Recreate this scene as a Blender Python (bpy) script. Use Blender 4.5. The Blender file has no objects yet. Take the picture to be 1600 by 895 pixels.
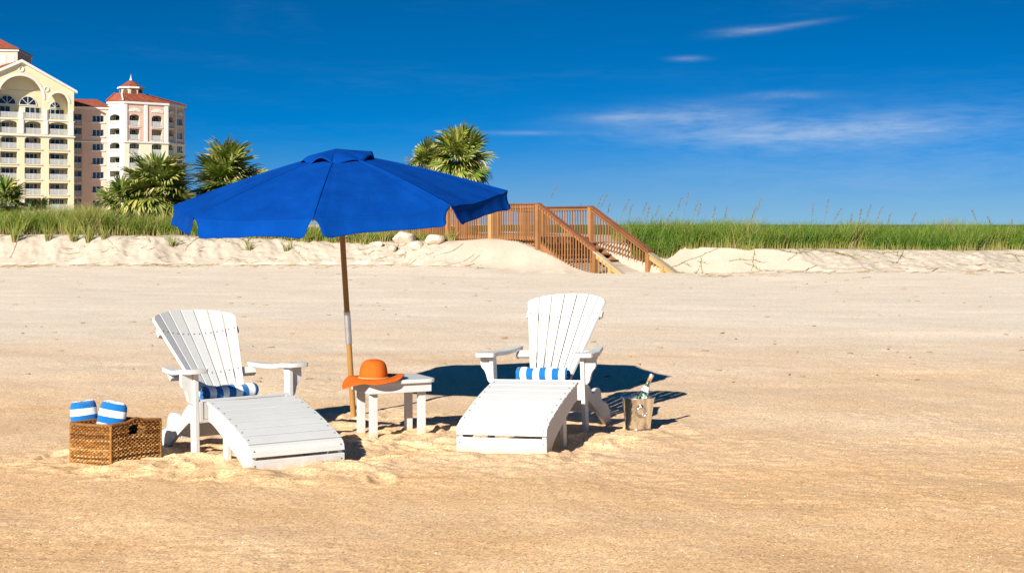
import bpy, bmesh, math, random
import numpy as np
from mathutils import Vector, Matrix, Euler

R = math.radians
random.seed(7)
rng = np.random.default_rng(7)
scene = bpy.context.scene
COL = scene.collection

# ------------------------------------------------------------------ camera
CAM_H, FPX, YH = 1.42, 2246.0, 350.5            # eye height (m), focal length and horizon row for a 1600 px wide frame
cam_d = bpy.data.cameras.new('camera')
cam = bpy.data.objects.new('camera', cam_d)
COL.objects.link(cam)
cam.location = (0, 0, CAM_H)
cam.rotation_euler = (R(90), 0, 0)
cam_d.sensor_width = 36.0
cam_d.lens = FPX / 1600 * 36
cam_d.shift_y = (YH - 447.5) / 1600
cam_d.clip_start = 0.1
cam_d.clip_end = 6000
scene.camera = cam

# ------------------------------------------------------------------ sun, sky, exposure
SUN_EL = R(25.6)
SUN_DIR = Vector((-0.44 * math.cos(SUN_EL) / math.hypot(.44, .9), -0.9 * math.cos(SUN_EL) / math.hypot(.44, .9), math.sin(SUN_EL)))
sun_d = bpy.data.lights.new('sun', 'SUN')
sun_d.energy = 5.0
sun_d.angle = R(0.5)
sun_d.color = (1.0, 0.95, 0.86)
sun = bpy.data.objects.new('sun', sun_d)
COL.objects.link(sun)
sun.rotation_euler = (-SUN_DIR).to_track_quat('-Z', 'Y').to_euler()

world = bpy.data.worlds.new('World')
scene.world = world
world.use_nodes = True
wn, wl = world.node_tree.nodes, world.node_tree.links
wn.clear()


def N(nodes, t, **kw):
    n = nodes.new(t)
    for k, v in kw.items():
        if k in ('op', 'operation'):
            n.operation = v
        elif isinstance(k, str) and hasattr(n, k) and not k.startswith('i_'):
            setattr(n, k, v)
    return n


def wmath(op, a, b=None, clamp=False):
    n = wn.new('ShaderNodeMath'); n.operation = op; n.use_clamp = clamp
    for i, v in enumerate((a, b)):
        if v is None:
            continue
        if isinstance(v, (int, float)):
            n.inputs[i].default_value = v
        else:
            wl.new(v, n.inputs[i])
    return n.outputs[0]


SKY_STRENGTH = 0.05
sky = wn.new('ShaderNodeTexSky')
sky.sky_type = 'NISHITA'
sky.sun_disc = False
sky.sun_elevation = SUN_EL
sky.sun_rotation = math.atan2(SUN_DIR.x, SUN_DIR.y)
sky.altitude = 0
sky.air_density = 1.0
sky.dust_density = 0.5
sky.ozone_density = 4.0
tc = wn.new('ShaderNodeTexCoord')
sep = wn.new('ShaderNodeSeparateXYZ'); wl.new(tc.outputs['Generated'], sep.inputs[0])
# a polarised, very clear sky: the blue of higher air reaches far down towards the horizon
zup = wmath('MAXIMUM', sep.outputs[2], 0.0)
zz = wmath('ADD', wmath('MULTIPLY', zup, 3.0), 0.14)
cmb = wn.new('ShaderNodeCombineXYZ')
wl.new(sep.outputs[0], cmb.inputs[0]); wl.new(sep.outputs[1], cmb.inputs[1]); wl.new(zz, cmb.inputs[2])
nrm = wn.new('ShaderNodeVectorMath'); nrm.operation = 'NORMALIZE'
wl.new(cmb.outputs[0], nrm.inputs[0]); wl.new(nrm.outputs[0], sky.inputs[0])
# grade: near the horizon paler and greener, higher up a deep polarised blue that slowly darkens to the zenith
def grade(h, sat, val):
    n = wn.new('ShaderNodeHueSaturation')
    n.inputs['Hue'].default_value = h; n.inputs['Saturation'].default_value = sat; n.inputs['Value'].default_value = val
    wl.new(sky.outputs[0], n.inputs['Color'])
    return n.outputs[0]


hf = wn.new('ShaderNodeMapRange'); hf.interpolation_type = 'SMOOTHSTEP'; hf.inputs[1].default_value = -0.01; hf.inputs[2].default_value = 0.07
wl.new(zup, hf.inputs[0])
gmix = wn.new('ShaderNodeMix'); gmix.data_type = 'RGBA'
wl.new(hf.outputs[0], gmix.inputs[0]); wl.new(grade(0.490, 1.10, 0.97), gmix.inputs[6]); wl.new(grade(0.502, 1.44, 1.52), gmix.inputs[7])
hsv = wn.new('ShaderNodeVectorMath'); hsv.operation = 'SCALE'
wl.new(gmix.outputs[2], hsv.inputs[0]); wl.new(wmath('SUBTRACT', 1.08, wmath('MULTIPLY', zup, 0.60)), hsv.inputs['Scale'])
# thin cirrus, laid out by compass direction and height over the whole sky
az = wmath('ARCTAN2', sep.outputs[0], sep.outputs[1])
el = wmath('ARCSINE', sep.outputs[2])


def blob(px, py, wx, wy, tilt=0.0):
    a0, e0 = math.atan((px - 800) / FPX), math.atan((YH - py) / FPX)
    da = wmath('SUBTRACT', az, a0)
    de = wmath('SUBTRACT', wmath('SUBTRACT', el, e0), wmath('MULTIPLY', da, tilt))
    a = wmath('DIVIDE', da, wx / FPX)
    b = wmath('DIVIDE', de, wy / FPX)
    return wmath('EXPONENT', wmath('MULTIPLY', wmath('ADD', wmath('MULTIPLY', a, a), wmath('MULTIPLY', b, b)), -1.0))


def cloud_noise(sx, sy, detail, seed, lo, hi, dist=0.6):
    c = wn.new('ShaderNodeCombineXYZ')
    wl.new(wmath('MULTIPLY', az, sx), c.inputs[0]); wl.new(wmath('MULTIPLY', el, sy), c.inputs[1]); c.inputs[2].default_value = seed
    n = wn.new('ShaderNodeTexNoise'); n.inputs['Scale'].default_value = 1.0; n.inputs['Detail'].default_value = detail
    n.inputs['Roughness'].default_value = 0.62; n.inputs['Distortion'].default_value = dist
    wl.new(c.outputs[0], n.inputs['Vector'])
    m = wn.new('ShaderNodeMapRange'); m.inputs[1].default_value = lo; m.inputs[2].default_value = hi
    wl.new(n.outputs['Fac'], m.inputs[0])
    return m.outputs[0]


streak = cloud_noise(13, 70, 7, 3.1, 0.30, 0.85)
fine = cloud_noise(40, 260, 6, 8.4, 0.30, 0.75)
cl = wmath('MULTIPLY', blob(1230, 214, 200, 21, 0.0), 0.60)
cl = wmath('ADD', cl, wmath('MULTIPLY', blob(1060, 183, 135, 17, 0.04), 0.52))
cl = wmath('ADD', cl, wmath('MULTIPLY', blob(965, 185, 40, 5, 0.0), 0.35))
cl = wmath('ADD', cl, wmath('MULTIPLY', blob(1400, 200, 190, 20, 0.04), 0.30))
cl = wmath('ADD', cl, wmath('MULTIPLY', blob(1160, 53, 40, 6, 0.06), 0.55))
cl = wmath('ADD', cl, wmath('MULTIPLY', blob(1215, 49, 60, 4, 0.12), 0.45))
cl = wmath('ADD', cl, wmath('MULTIPLY', blob(1075, 94, 24, 4, 0.0), 0.35))
cl = wmath('ADD', cl, wmath('MULTIPLY', blob(1225, 153, 60, 6, 0.0), 0.35))
cl = wmath('ADD', cl, wmath('MULTIPLY', blob(840, 208, 80, 3.5, 0.0), 0.28))
cl = wmath('ADD', cl, wmath('MULTIPLY', blob(1390, 250, 420, 70, 0.0), 0.20))
cl = wmath('MULTIPLY', cl, wmath('ADD', wmath('MULTIPLY', streak, 1.1), wmath('MULTIPLY', fine, 0.5)))
veil = wmath('MULTIPLY', cloud_noise(2.2, 16, 6, 21.0, 0.50, 0.85, 1.2), wmath('MULTIPLY', fine, 0.09))
cl = wmath('ADD', cl, veil)
cl = wmath('MULTIPLY', cl, 0.62, True)
cmix = wn.new('ShaderNodeMix'); cmix.data_type = 'RGBA'
cmix.inputs[7].default_value = (8.0, 9.0, 10.0, 1)
wl.new(cl, cmix.inputs[0]); wl.new(hsv.outputs[0], cmix.inputs[6])
bg = wn.new('ShaderNodeBackground'); bg.inputs[1].default_value = SKY_STRENGTH
wl.new(cmix.outputs[2], bg.inputs[0])
wo = wn.new('ShaderNodeOutputWorld'); wl.new(bg.outputs[0], wo.inputs[0])

scene.view_settings.view_transform = 'Standard'
scene.view_settings.look = 'None'
scene.view_settings.exposure = 0.74
scene.view_settings.gamma = 1.0
scene.view_settings.use_curve_mapping = False
scene.render.engine = 'CYCLES'
scene.cycles.use_denoising = True
scene.cycles.denoiser = 'OPENIMAGEDENOISE'
scene.cycles.denoising_input_passes = 'RGB_ALBEDO_NORMAL'
scene.cycles.denoising_prefilter = 'ACCURATE'
scene.cycles.max_bounces = 6
scene.cycles.diffuse_bounces = 3
scene.cycles.glossy_bounces = 4
scene.cycles.transmission_bounces = 8
scene.cycles.transparent_max_bounces = 8
scene.cycles.caustics_reflective = False
scene.cycles.caustics_refractive = False


# ------------------------------------------------------------------ small helpers
def X_at(px, Y):
    return (px - 800) / FPX * Y


def Z_at(py, Y):
    return CAM_H - (py - YH) * Y / FPX


def tag(o, label=None, cat=None, group=None, kind=None):
    if label: o['label'] = label
    if cat: o['category'] = cat
    if group: o['group'] = group
    if kind: o['kind'] = kind
    return o


ORD = ['first', 'second', 'third', 'fourth', 'fifth', 'sixth', 'seventh', 'eighth', 'ninth', 'tenth', 'eleventh', 'twelfth', 'thirteenth', 'fourteenth', 'fifteenth', 'sixteenth', 'seventeenth', 'eighteenth', 'nineteenth', 'twentieth',
       'twenty-first', 'twenty-second', 'twenty-third', 'twenty-fourth', 'twenty-fifth', 'twenty-sixth', 'twenty-seventh', 'twenty-eighth', 'twenty-ninth', 'thirtieth', 'thirty-first', 'thirty-second', 'thirty-third']


def empty(name, loc=(0, 0, 0), rot=(0, 0, 0)):
    o = bpy.data.objects.new(name, None)
    o.empty_display_size = 0.2
    COL.objects.link(o)
    o.location = loc
    o.rotation_euler = rot
    return o


def link(name, me, parent=None, mats=None):
    o = bpy.data.objects.new(name, me)
    COL.objects.link(o)
    if parent is not None:
        o.parent = parent
    if mats is not None and not me.materials:
        for m in (mats if isinstance(mats, (list, tuple)) else [mats]):
            me.materials.append(m)
    return o


def np_mesh(name, V, F, smooth=False):
    """V (n,3) array, F (m,3|4) int array -> mesh, fast."""
    V = np.asarray(V, dtype=np.float32); F = np.asarray(F, dtype=np.int32)
    me = bpy.data.meshes.new(name)
    k = F.shape[1]
    me.vertices.add(len(V)); me.vertices.foreach_set('co', V.ravel())
    me.loops.add(F.size); me.loops.foreach_set('vertex_index', F.ravel())
    me.polygons.add(len(F)); me.polygons.foreach_set('loop_start', np.arange(0, F.size, k, dtype=np.int32))
    me.polygons.foreach_set('use_smooth', np.full(len(F), smooth))
    me.update(calc_edges=True)
    return me


class MB:
    """collects simple solids and builds them as ONE mesh object"""
    def __init__(s):
        s.v, s.f, s.m = [], [], []
        s.mi = 0

    def add(s, vs, fs):
        o = len(s.v)
        s.v += [tuple(p) for p in vs]
        for f in fs:
            s.f.append(tuple(i + o for i in f)); s.m.append(s.mi)
        return s

    def box(s, a, b):
        (x0, y0, z0), (x1, y1, z1) = a, b
        x0, x1 = min(x0, x1), max(x0, x1); y0, y1 = min(y0, y1), max(y0, y1); z0, z1 = min(z0, z1), max(z0, z1)
        return s.add([(x0, y0, z0), (x1, y0, z0), (x1, y1, z0), (x0, y1, z0), (x0, y0, z1), (x1, y0, z1), (x1, y1, z1), (x0, y1, z1)],
                     [(3, 2, 1, 0), (4, 5, 6, 7), (0, 1, 5, 4), (1, 2, 6, 5), (2, 3, 7, 6), (3, 0, 4, 7)])

    def prism(s, pts_a, pts_b):
        """two matching outlines (lists of 3-D points) capped and bridged"""
        n = len(pts_a)
        fs = [tuple(range(n))[::-1], tuple(range(n, 2 * n))]
        for i in range(n):
            j = (i + 1) % n
            fs.append((i, j, n + j, n + i))
        return s.add(list(pts_a) + list(pts_b), fs)

    def slab(s, poly, axis, lo, hi):
        """2-D outline extruded along axis 'x','y','z' from lo to hi"""
        if axis == 'x':
            f = lambda p, t: (t, p[0], p[1])
        elif axis == 'y':
            f = lambda p, t: (p[0], t, p[1])
        else:
            f = lambda p, t: (p[0], p[1], t)
        return s.prism([f(p, lo) for p in poly], [f(p, hi) for p in poly])

    def bar(s, p, q, w, h, up=(0, 0, 1)):
        """rectangular bar from p to q"""
        p, q = Vector(p), Vector(q); d = (q - p).normalized(); u = Vector(up)
        r = d.cross(u)
        if r.length < 1e-4: r = d.cross(Vector((1, 0, 0)))
        r.normalize(); u = r.cross(d)
        o = [r * a * w / 2 + u * b * h / 2 for a, b in ((-1, -1), (1, -1), (1, 1), (-1, 1))]
        return s.prism([p + k for k in o], [q + k for k in o])

    def tube(s, path, radii, n=8, caps=True):
        path = [Vector(p) for p in path]
        if isinstance(radii, (int, float)): radii = [radii] * len(path)
        vs = []; ref = Vector((0.13, 0.2, 1)).normalized()
        prev = None
        for i, p in enumerate(path):
            d = (path[min(i + 1, len(path) - 1)] - path[max(i - 1, 0)]).normalized()
            if prev is None:
                a = d.cross(ref)
                if a.length < 1e-3: a = d.cross(Vector((1, 0, 0)))
                a.normalize()
            else:
                a = (prev - d * prev.dot(d)).normalized()
            prev = a; b = d.cross(a)
            for k in range(n):
                t = 2 * math.pi * k / n
                vs.append(p + (a * math.cos(t) + b * math.sin(t)) * radii[i])
        fs = []
        for i in range(len(path) - 1):
            for k in range(n):
                k2 = (k + 1) % n
                fs.append((i * n + k, i * n + k2, (i + 1) * n + k2, (i + 1) * n + k))
        if caps:
            fs.append(tuple(range(n))[::-1]); fs.append(tuple(range((len(path) - 1) * n, len(path) * n)))
        return s.add(vs, fs)

    def lathe(s, prof, n=32, cx=0, cy=0):
        """profile [(r,z)...] turned about z"""
        vs = []
        for r, z in prof:
            for k in range(n):
                t = 2 * math.pi * k / n
                vs.append((cx + r * math.cos(t), cy + r * math.sin(t), z))
        fs = []
        for i in range(len(prof) - 1):
            for k in range(n):
                k2 = (k + 1) % n
                fs.append((i * n + k, i * n + k2, (i + 1) * n + k2, (i + 1) * n + k))
        return s.add(vs, fs)

    def grid(s, P):
        """P[i][j] 3-D points -> quads"""
        ni, nj = len(P), len(P[0])
        return s.add([p for row in P for p in row],
                     [(i * nj + j, i * nj + j + 1, (i + 1) * nj + j + 1, (i + 1) * nj + j) for i in range(ni - 1) for j in range(nj - 1)])

    def mesh(s, name, mats=None, smooth=None):
        me = bpy.data.meshes.new(name)
        me.from_pydata(s.v, [], s.f)
        if mats is not None:
            for m in (mats if isinstance(mats, (list, tuple)) else [mats]):
                me.materials.append(m)
        if any(s.m): me.polygons.foreach_set('material_index', s.m)
        if smooth is not None:
            me.polygons.foreach_set('use_smooth', [True] * len(me.polygons))
            if smooth < 170: me.set_sharp_from_angle(angle=R(smooth))
        me.update()
        return me

    def build(s, name, mats, parent=None, smooth=None, bevel=None):
        o = link(name, s.mesh(name, mats, smooth), parent)
        if bevel:
            b = o.modifiers.new('bevel', 'BEVEL'); b.width = bevel; b.segments = 2; b.limit_method = 'ANGLE'; b.angle_limit = R(40)
        return o


def copy_tree(o, parent=None):
    c = o.copy(); COL.objects.link(c)
    if parent is not None: c.parent = parent
    for ch in list(o.children):
        copy_tree(ch, c)
    return c


# value noise in numpy
def vnoise(x, y, seed=0):
    xi = np.floor(x).astype(np.int64); yi = np.floor(y).astype(np.int64)
    fx = x - xi; fy = y - yi
    fx = fx * fx * fx * (fx * (fx * 6 - 15) + 10); fy = fy * fy * fy * (fy * (fy * 6 - 15) + 10)

    def h(a, b):
        n = (a * 374761393 + b * 668265263 + seed * 1442695041) & 0xffffffff
        n = ((n ^ (n >> 13)) * 1274126177) & 0xffffffff
        n = ((n ^ (n >> 16)) * 2246822519) & 0xffffffff
        return ((n ^ (n >> 15)) & 0xffffff) / 0xffffff
    return (h(xi, yi) * (1 - fx) + h(xi + 1, yi) * fx) * (1 - fy) + (h(xi, yi + 1) * (1 - fx) + h(xi + 1, yi + 1) * fx) * fy - 0.5


def fbm(x, y, octv=3, seed=0, gain=0.5):
    s = 0; a = 1; f = 1
    c, sn = math.cos(0.6), math.sin(0.6)
    for i in range(octv):
        s = s + a * vnoise(x * f, y * f, seed + i * 17)
        x, y = x * c - y * sn + 3.7, x * sn + y * c + 1.3
        a *= gain; f *= 2.03
    return s


def sstep(a, b, x):
    t = np.clip((x - a) / (b - a), 0, 1)
    return t * t * (3 - 2 * t)


# ------------------------------------------------------------------ materials
def new_mat(name):
    m = bpy.data.materials.new(name); m.use_nodes = True
    nt = m.node_tree
    return m, nt, nt.nodes['Principled BSDF']


def node(nt, t, **inp):
    n = nt.nodes.new(t)
    for k, v in inp.items():
        n.inputs[k.replace('_', ' ')].default_value = v
    return n


def ramp(nt, src, stops, interp='LINEAR'):
    r = nt.nodes.new('ShaderNodeValToRGB'); r.color_ramp.interpolation = interp
    e = r.color_ramp.elements
    while len(e) < len(stops): e.new(0.5)
    for i, (p, c) in enumerate(stops):
        e[i].position = p; e[i].color = (c[0], c[1], c[2], 1) if not isinstance(c, (int, float)) else (c, c, c, 1)
    nt.links.new(src, r.inputs[0])
    return r.outputs[0]


def mixc(nt, fac, a, b, blend='MIX'):
    m = nt.nodes.new('ShaderNodeMix'); m.data_type = 'RGBA'; m.blend_type = blend
    for sock, v in ((m.inputs[0], fac), (m.inputs[6], a), (m.inputs[7], b)):
        if isinstance(v, (int, float)): sock.default_value = v
        elif isinstance(v, tuple): sock.default_value = (v[0], v[1], v[2], 1)
        else: nt.links.new(v, sock)
    return m.outputs[2]


def obj_coord(nt, scale=(1, 1, 1), kind='Object'):
    t = nt.nodes.new('ShaderNodeTexCoord'); mp = nt.nodes.new('ShaderNodeMapping')
    mp.inputs['Scale'].default_value = scale
    nt.links.new(t.outputs[kind], mp.inputs[0])
    return mp.outputs[0]


def noise(nt, vec, scale, detail=3, rough=0.5, dist=0.0, out='Fac'):
    n = node(nt, 'ShaderNodeTexNoise', Scale=scale, Detail=detail, Roughness=rough, Distortion=dist)
    nt.links.new(vec, n.inputs['Vector'])
    return n.outputs[out]


def bump(nt, bsdf, height, strength=0.3, dist=0.01):
    b = node(nt, 'ShaderNodeBump', Strength=strength, Distance=dist)
    nt.links.new(height, b.inputs['Height']); nt.links.new(b.outputs[0], bsdf.inputs['Normal'])
    return b


def simple(name, col, rough=0.6, var=0.12, scale=6.0, bmp=0.0, bscale=60.0, spec=0.4, metal=0.0):
    """plain painted / woven / mineral surface with uneven tone"""
    m, nt, b = new_mat(name)
    v = obj_coord(nt)
    n = noise(nt, v, scale, 4, 0.6)
    lo = tuple(c * (1 - var) for c in col); hi = tuple(min(1, c * (1 + var)) for c in col)
    nt.links.new(ramp(nt, n, [(0.3, lo), (0.7, hi)]), b.inputs['Base Color'])
    b.inputs['Roughness'].default_value = rough; b.inputs['Metallic'].default_value = metal
    b.inputs['Specular IOR Level'].default_value = spec
    if bmp: bump(nt, b, noise(nt, v, bscale, 3, 0.6), bmp, 0.004)
    return m


def sand_material(name, beach=True):
    m, nt, b = new_mat(name)
    t = nt.nodes.new('ShaderNodeTexCoord'); v = t.outputs['Object']
    sp = nt.nodes.new('ShaderNodeSeparateXYZ'); nt.links.new(v, sp.inputs[0])
    gold = ramp(nt, noise(nt, v, 1.3, 5, 0.62), [(0.30, (0.70, 0.455, 0.240)), (0.52, (0.76, 0.515, 0.290)), (0.74, (0.80, 0.575, 0.345))])
    pale = ramp(nt, noise(nt, v, 0.8, 5, 0.6), [(0.3, (0.76, 0.67, 0.55)), (0.7, (0.83, 0.75, 0.645))])
    if beach:
        # dry pale sand lies towards the dune, coarse shelly sand towards the water
        mv = nt.nodes.new('ShaderNodeMapping'); mv.inputs['Scale'].default_value = (0.12, 0.28, 1); nt.links.new(v, mv.inputs[0])
        wob = noise(nt, mv.outputs[0], 1.0, 5, 0.62)
        yy = nt.nodes.new('ShaderNodeMath'); yy.operation = 'MULTIPLY_ADD'; yy.inputs[1].default_value = 22.0
        nt.links.new(wob, yy.inputs[0]); nt.links.new(sp.outputs[1], yy.inputs[2])
        mr = node(nt, 'ShaderNodeMapRange'); mr.inputs[1].default_value = 18.0; mr.inputs[2].default_value = 32.0
        nt.links.new(yy.outputs[0], mr.inputs[0])
        col = mixc(nt, mr.outputs[0], gold, pale)
    else:
        face = ramp(nt, noise(nt, v, 0.8, 5, 0.6), [(0.3, (0.47, 0.405, 0.325)), (0.7, (0.54, 0.475, 0.395))])  # sun-facing bank coloured darker to offset the stronger sunlight on its slope
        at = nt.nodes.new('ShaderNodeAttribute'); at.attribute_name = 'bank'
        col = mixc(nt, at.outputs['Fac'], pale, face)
    # grains and shell crumbs
    vor = node(nt, 'ShaderNodeTexVoronoi', Scale=135.0); nt.links.new(v, vor.inputs['Vector'])
    grain = nt.nodes.new('ShaderNodeSeparateColor'); nt.links.new(vor.outputs['Color'], grain.inputs[0])
    gr = ramp(nt, grain.outputs[0], [(0.0, (0.42, 0.34, 0.27)), (0.10, (0.74, 0.66, 0.57)), (0.4, (0.98, 0.97, 0.95)), (0.80, (1.12, 1.04, 0.92)), (0.95, (1.3, 1.28, 1.24)), (1.0, (1.4, 1.4, 1.4))])
    col = mixc(nt, 0.95 if beach else 0.5, col, gr, 'MULTIPLY')
    vor2 = node(nt, 'ShaderNodeTexVoronoi', Scale=60.0); nt.links.new(v, vor2.inputs['Vector'])
    g2 = nt.nodes.new('ShaderNodeSeparateColor'); nt.links.new(vor2.outputs['Color'], g2.inputs[0])
    col = mixc(nt, 0.5, col, ramp(nt, g2.outputs[1], [(0.0, (0.80, 0.72, 0.62)), (0.2, (0.98, 0.96, 0.94)), (0.9, (1.02, 1.0, 0.98)), (1.0, (1.14, 1.08, 1.0))]), 'MULTIPLY')
    nt.links.new(col, b.inputs['Base Color'])
    b.inputs['Roughness'].default_value = 0.95
    b.inputs['Specular IOR Level'].default_value = 0.12
    # relief: grains plus centimetre dimples
    n1 = noise(nt, v, 85.0, 4, 0.7); n2 = noise(nt, v, 260.0, 2, 0.6)
    ad = nt.nodes.new('ShaderNodeMath'); ad.operation = 'MULTIPLY_ADD'; ad.inputs[1].default_value = 0.35
    nt.links.new(n2, ad.inputs[0]); nt.links.new(n1, ad.inputs[2])
    bump(nt, b, ad.outputs[0], 0.34, 0.008)
    return m


def wood_paint(name, col=(0.61, 0.61, 0.587)):
    m, nt, b = new_mat(name)
    v = obj_coord(nt)
    n = noise(nt, v, 5.0, 5, 0.65); n2 = noise(nt, v, 60.0, 3, 0.6)
    c = ramp(nt, n, [(0.25, tuple(k * 0.93 for k in col)), (0.6, col)])
    c = mixc(nt, 0.25, c, ramp(nt, n2, [(0.28, (0.72, 0.66, 0.56)), (0.40, (1, 1, 1))]), 'MULTIPLY')
    sp = nt.nodes.new('ShaderNodeSeparateXYZ'); nt.links.new(v, sp.inputs[0])
    wz = nt.nodes.new('ShaderNodeMath'); wz.operation = 'MULTIPLY_ADD'; wz.inputs[1].default_value = 0.22
    nt.links.new(noise(nt, v, 22.0, 5, 0.75), wz.inputs[0]); nt.links.new(sp.outputs[2], wz.inputs[2])
    c = mixc(nt, ramp(nt, wz.outputs[0], [(0.115, 0.75), (0.175, 0.0)]), c, (0.62, 0.45, 0.28))
    gv = obj_coord(nt, (3, 45, 45)); grain = noise(nt, gv, 3.0, 4, 0.7)
    c = mixc(nt, 0.35, c, ramp(nt, grain, [(0.30, (0.84, 0.83, 0.80)), (0.55, (1, 1, 1))]), 'MULTIPLY')
    nt.links.new(c, b.inputs['Base Color'])
    b.inputs['Roughness'].default_value = 0.45; b.inputs['Specular IOR Level'].default_value = 0.35
    bump(nt, b, n2, 0.06, 0.003)
    return m


def timber(name, a, bcol, grain=(1, 1, 14), rough=0.75):
    m, nt, b = new_mat(name)
    v = obj_coord(nt, grain)
    n = noise(nt, v, 4.0, 5, 0.65, 0.6)
    v2 = obj_coord(nt); n2 = noise(nt, v2, 1.1, 3, 0.6)
    c = mixc(nt, 0.55, ramp(nt, n, [(0.3, a), (0.7, bcol)]), ramp(nt, n2, [(0.3, tuple(k * 0.72 for k in a)), (0.7, bcol)]))
    info = nt.nodes.new('ShaderNodeObjectInfo')
    c = mixc(nt, 0.6, c, ramp(nt, info.outputs['Random'], [(0, (0.62, 0.61, 0.60)), (0.5, (1, 1, 1)), (1, (1.35, 1.30, 1.22))]), 'MULTIPLY')
    nt.links.new(c, b.inputs['Base Color'])
    b.inputs['Roughness'].default_value = rough; b.inputs['Specular IOR Level'].default_value = 0.25
    bump(nt, b, n, 0.2, 0.006)
    return m


def leaf_material(name, attr='tone', stops=None, trans=0.25, rough=0.5):
    m, nt, b = new_mat(name)
    at = nt.nodes.new('ShaderNodeAttribute'); at.attribute_name = attr
    c = ramp(nt, at.outputs['Fac'], stops)
    info = nt.nodes.new('ShaderNodeObjectInfo')
    c = mixc(nt, 0.7, c, ramp(nt, info.outputs['Random'], [(0, (0.72, 0.78, 0.7)), (0.5, (1, 1, 1)), (0.85, (1.2, 1.12, 0.8)), (1, (1.5, 1.2, 0.75))]), 'MULTIPLY')
    nt.links.new(c, b.inputs['Base Color'])
    b.inputs['Roughness'].default_value = rough; b.inputs['Specular IOR Level'].default_value = 0.3
    tr = nt.nodes.new('ShaderNodeBsdfTranslucent'); nt.links.new(c, tr.inputs[0])
    mx = nt.nodes.new('ShaderNodeMixShader'); mx.inputs[0].default_value = trans
    nt.links.new(b.outputs[0], mx.inputs[1]); nt.links.new(tr.outputs[0], mx.inputs[2])
    nt.links.new(mx.outputs[0], nt.nodes['Material Output'].inputs[0])
    return m


M = {}
M['sand'] = sand_material('beach_sand', True)
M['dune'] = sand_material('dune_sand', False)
M['white'] = wood_paint('white_painted_wood')
M['screw'] = simple('screw_steel', (0.10, 0.095, 0.09), 0.5, 0.1)
M['pole'] = timber('pole_wood', (0.30, 0.155, 0.045), (0.38, 0.21, 0.07), (8, 8, 0.6), 0.45)
M['steel'] = simple('galvanised_steel', (0.55, 0.56, 0.56), 0.45, 0.1, 20, metal=0.85)
M['deck'] = timber('stained_deck_wood', (0.24, 0.105, 0.038), (0.34, 0.160, 0.062))
M['deck_red'] = timber('red_stained_wood', (0.15, 0.055, 0.027), (0.23, 0.090, 0.044))
M['deck_new'] = timber('fresh_yellow_wood', (0.42, 0.235, 0.085), (0.50, 0.30, 0.125))
M['deck_grey'] = timber('bleached_grey_wood', (0.40, 0.31, 0.20), (0.50, 0.40, 0.27))


# ------------------------------------------------------------------ the beach and the dune
FOOT = np.array([(-60, 47), (-25, 46.4), (-16, 46.2), (-8, 46.6), (-3.5, 46.2), (-1.8, 44.6), (-0.6, 43.0), (0.8, 41.9), (2.4, 40.9), (3.6, 40.2), (5.0, 39.9), (6.5, 39.4), (14, 39.2), (25, 39.0), (60, 38.5)])
RUN = np.array([(-60, 1.7), (-3.5, 1.8), (-1.8, 2.2), (0.8, 2.6), (3.6, 2.6), (5, 2.6), (7, 2.4), (60, 2.4)])
TOPZ = np.array([(-60, 1.15), (-16, 1.08), (-11, 1.02), (-7, 0.90), (-4, 0.84), (-2.2, 0.86), (-0.8, 0.97), (1.0, 0.93), (3, 0.84), (5, 0.76), (8, 0.70), (14, 0.66), (60, 0.62)])


def toe(x, s):
    # loose sand that has run out from the foot of the bank
    return (0.07 - 0.065 * sstep(-1.5, 0.5, x) * (1 - sstep(5.5, 7.5, x))) * np.exp(-(np.minimum(s, 0) / (1.35 + 0.5 * fbm(x * 0.5, x * 0 + 3.3, 2, 58))) ** 2)


def foot_s(x, y):
    f = np.interp(x, FOOT[:, 0], FOOT[:, 1]) + 0.75 * fbm(x * 0.40, x * 0 + 1.7, 4, 5)
    return (y - f) / np.interp(x, RUN[:, 0], RUN[:, 1])


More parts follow.
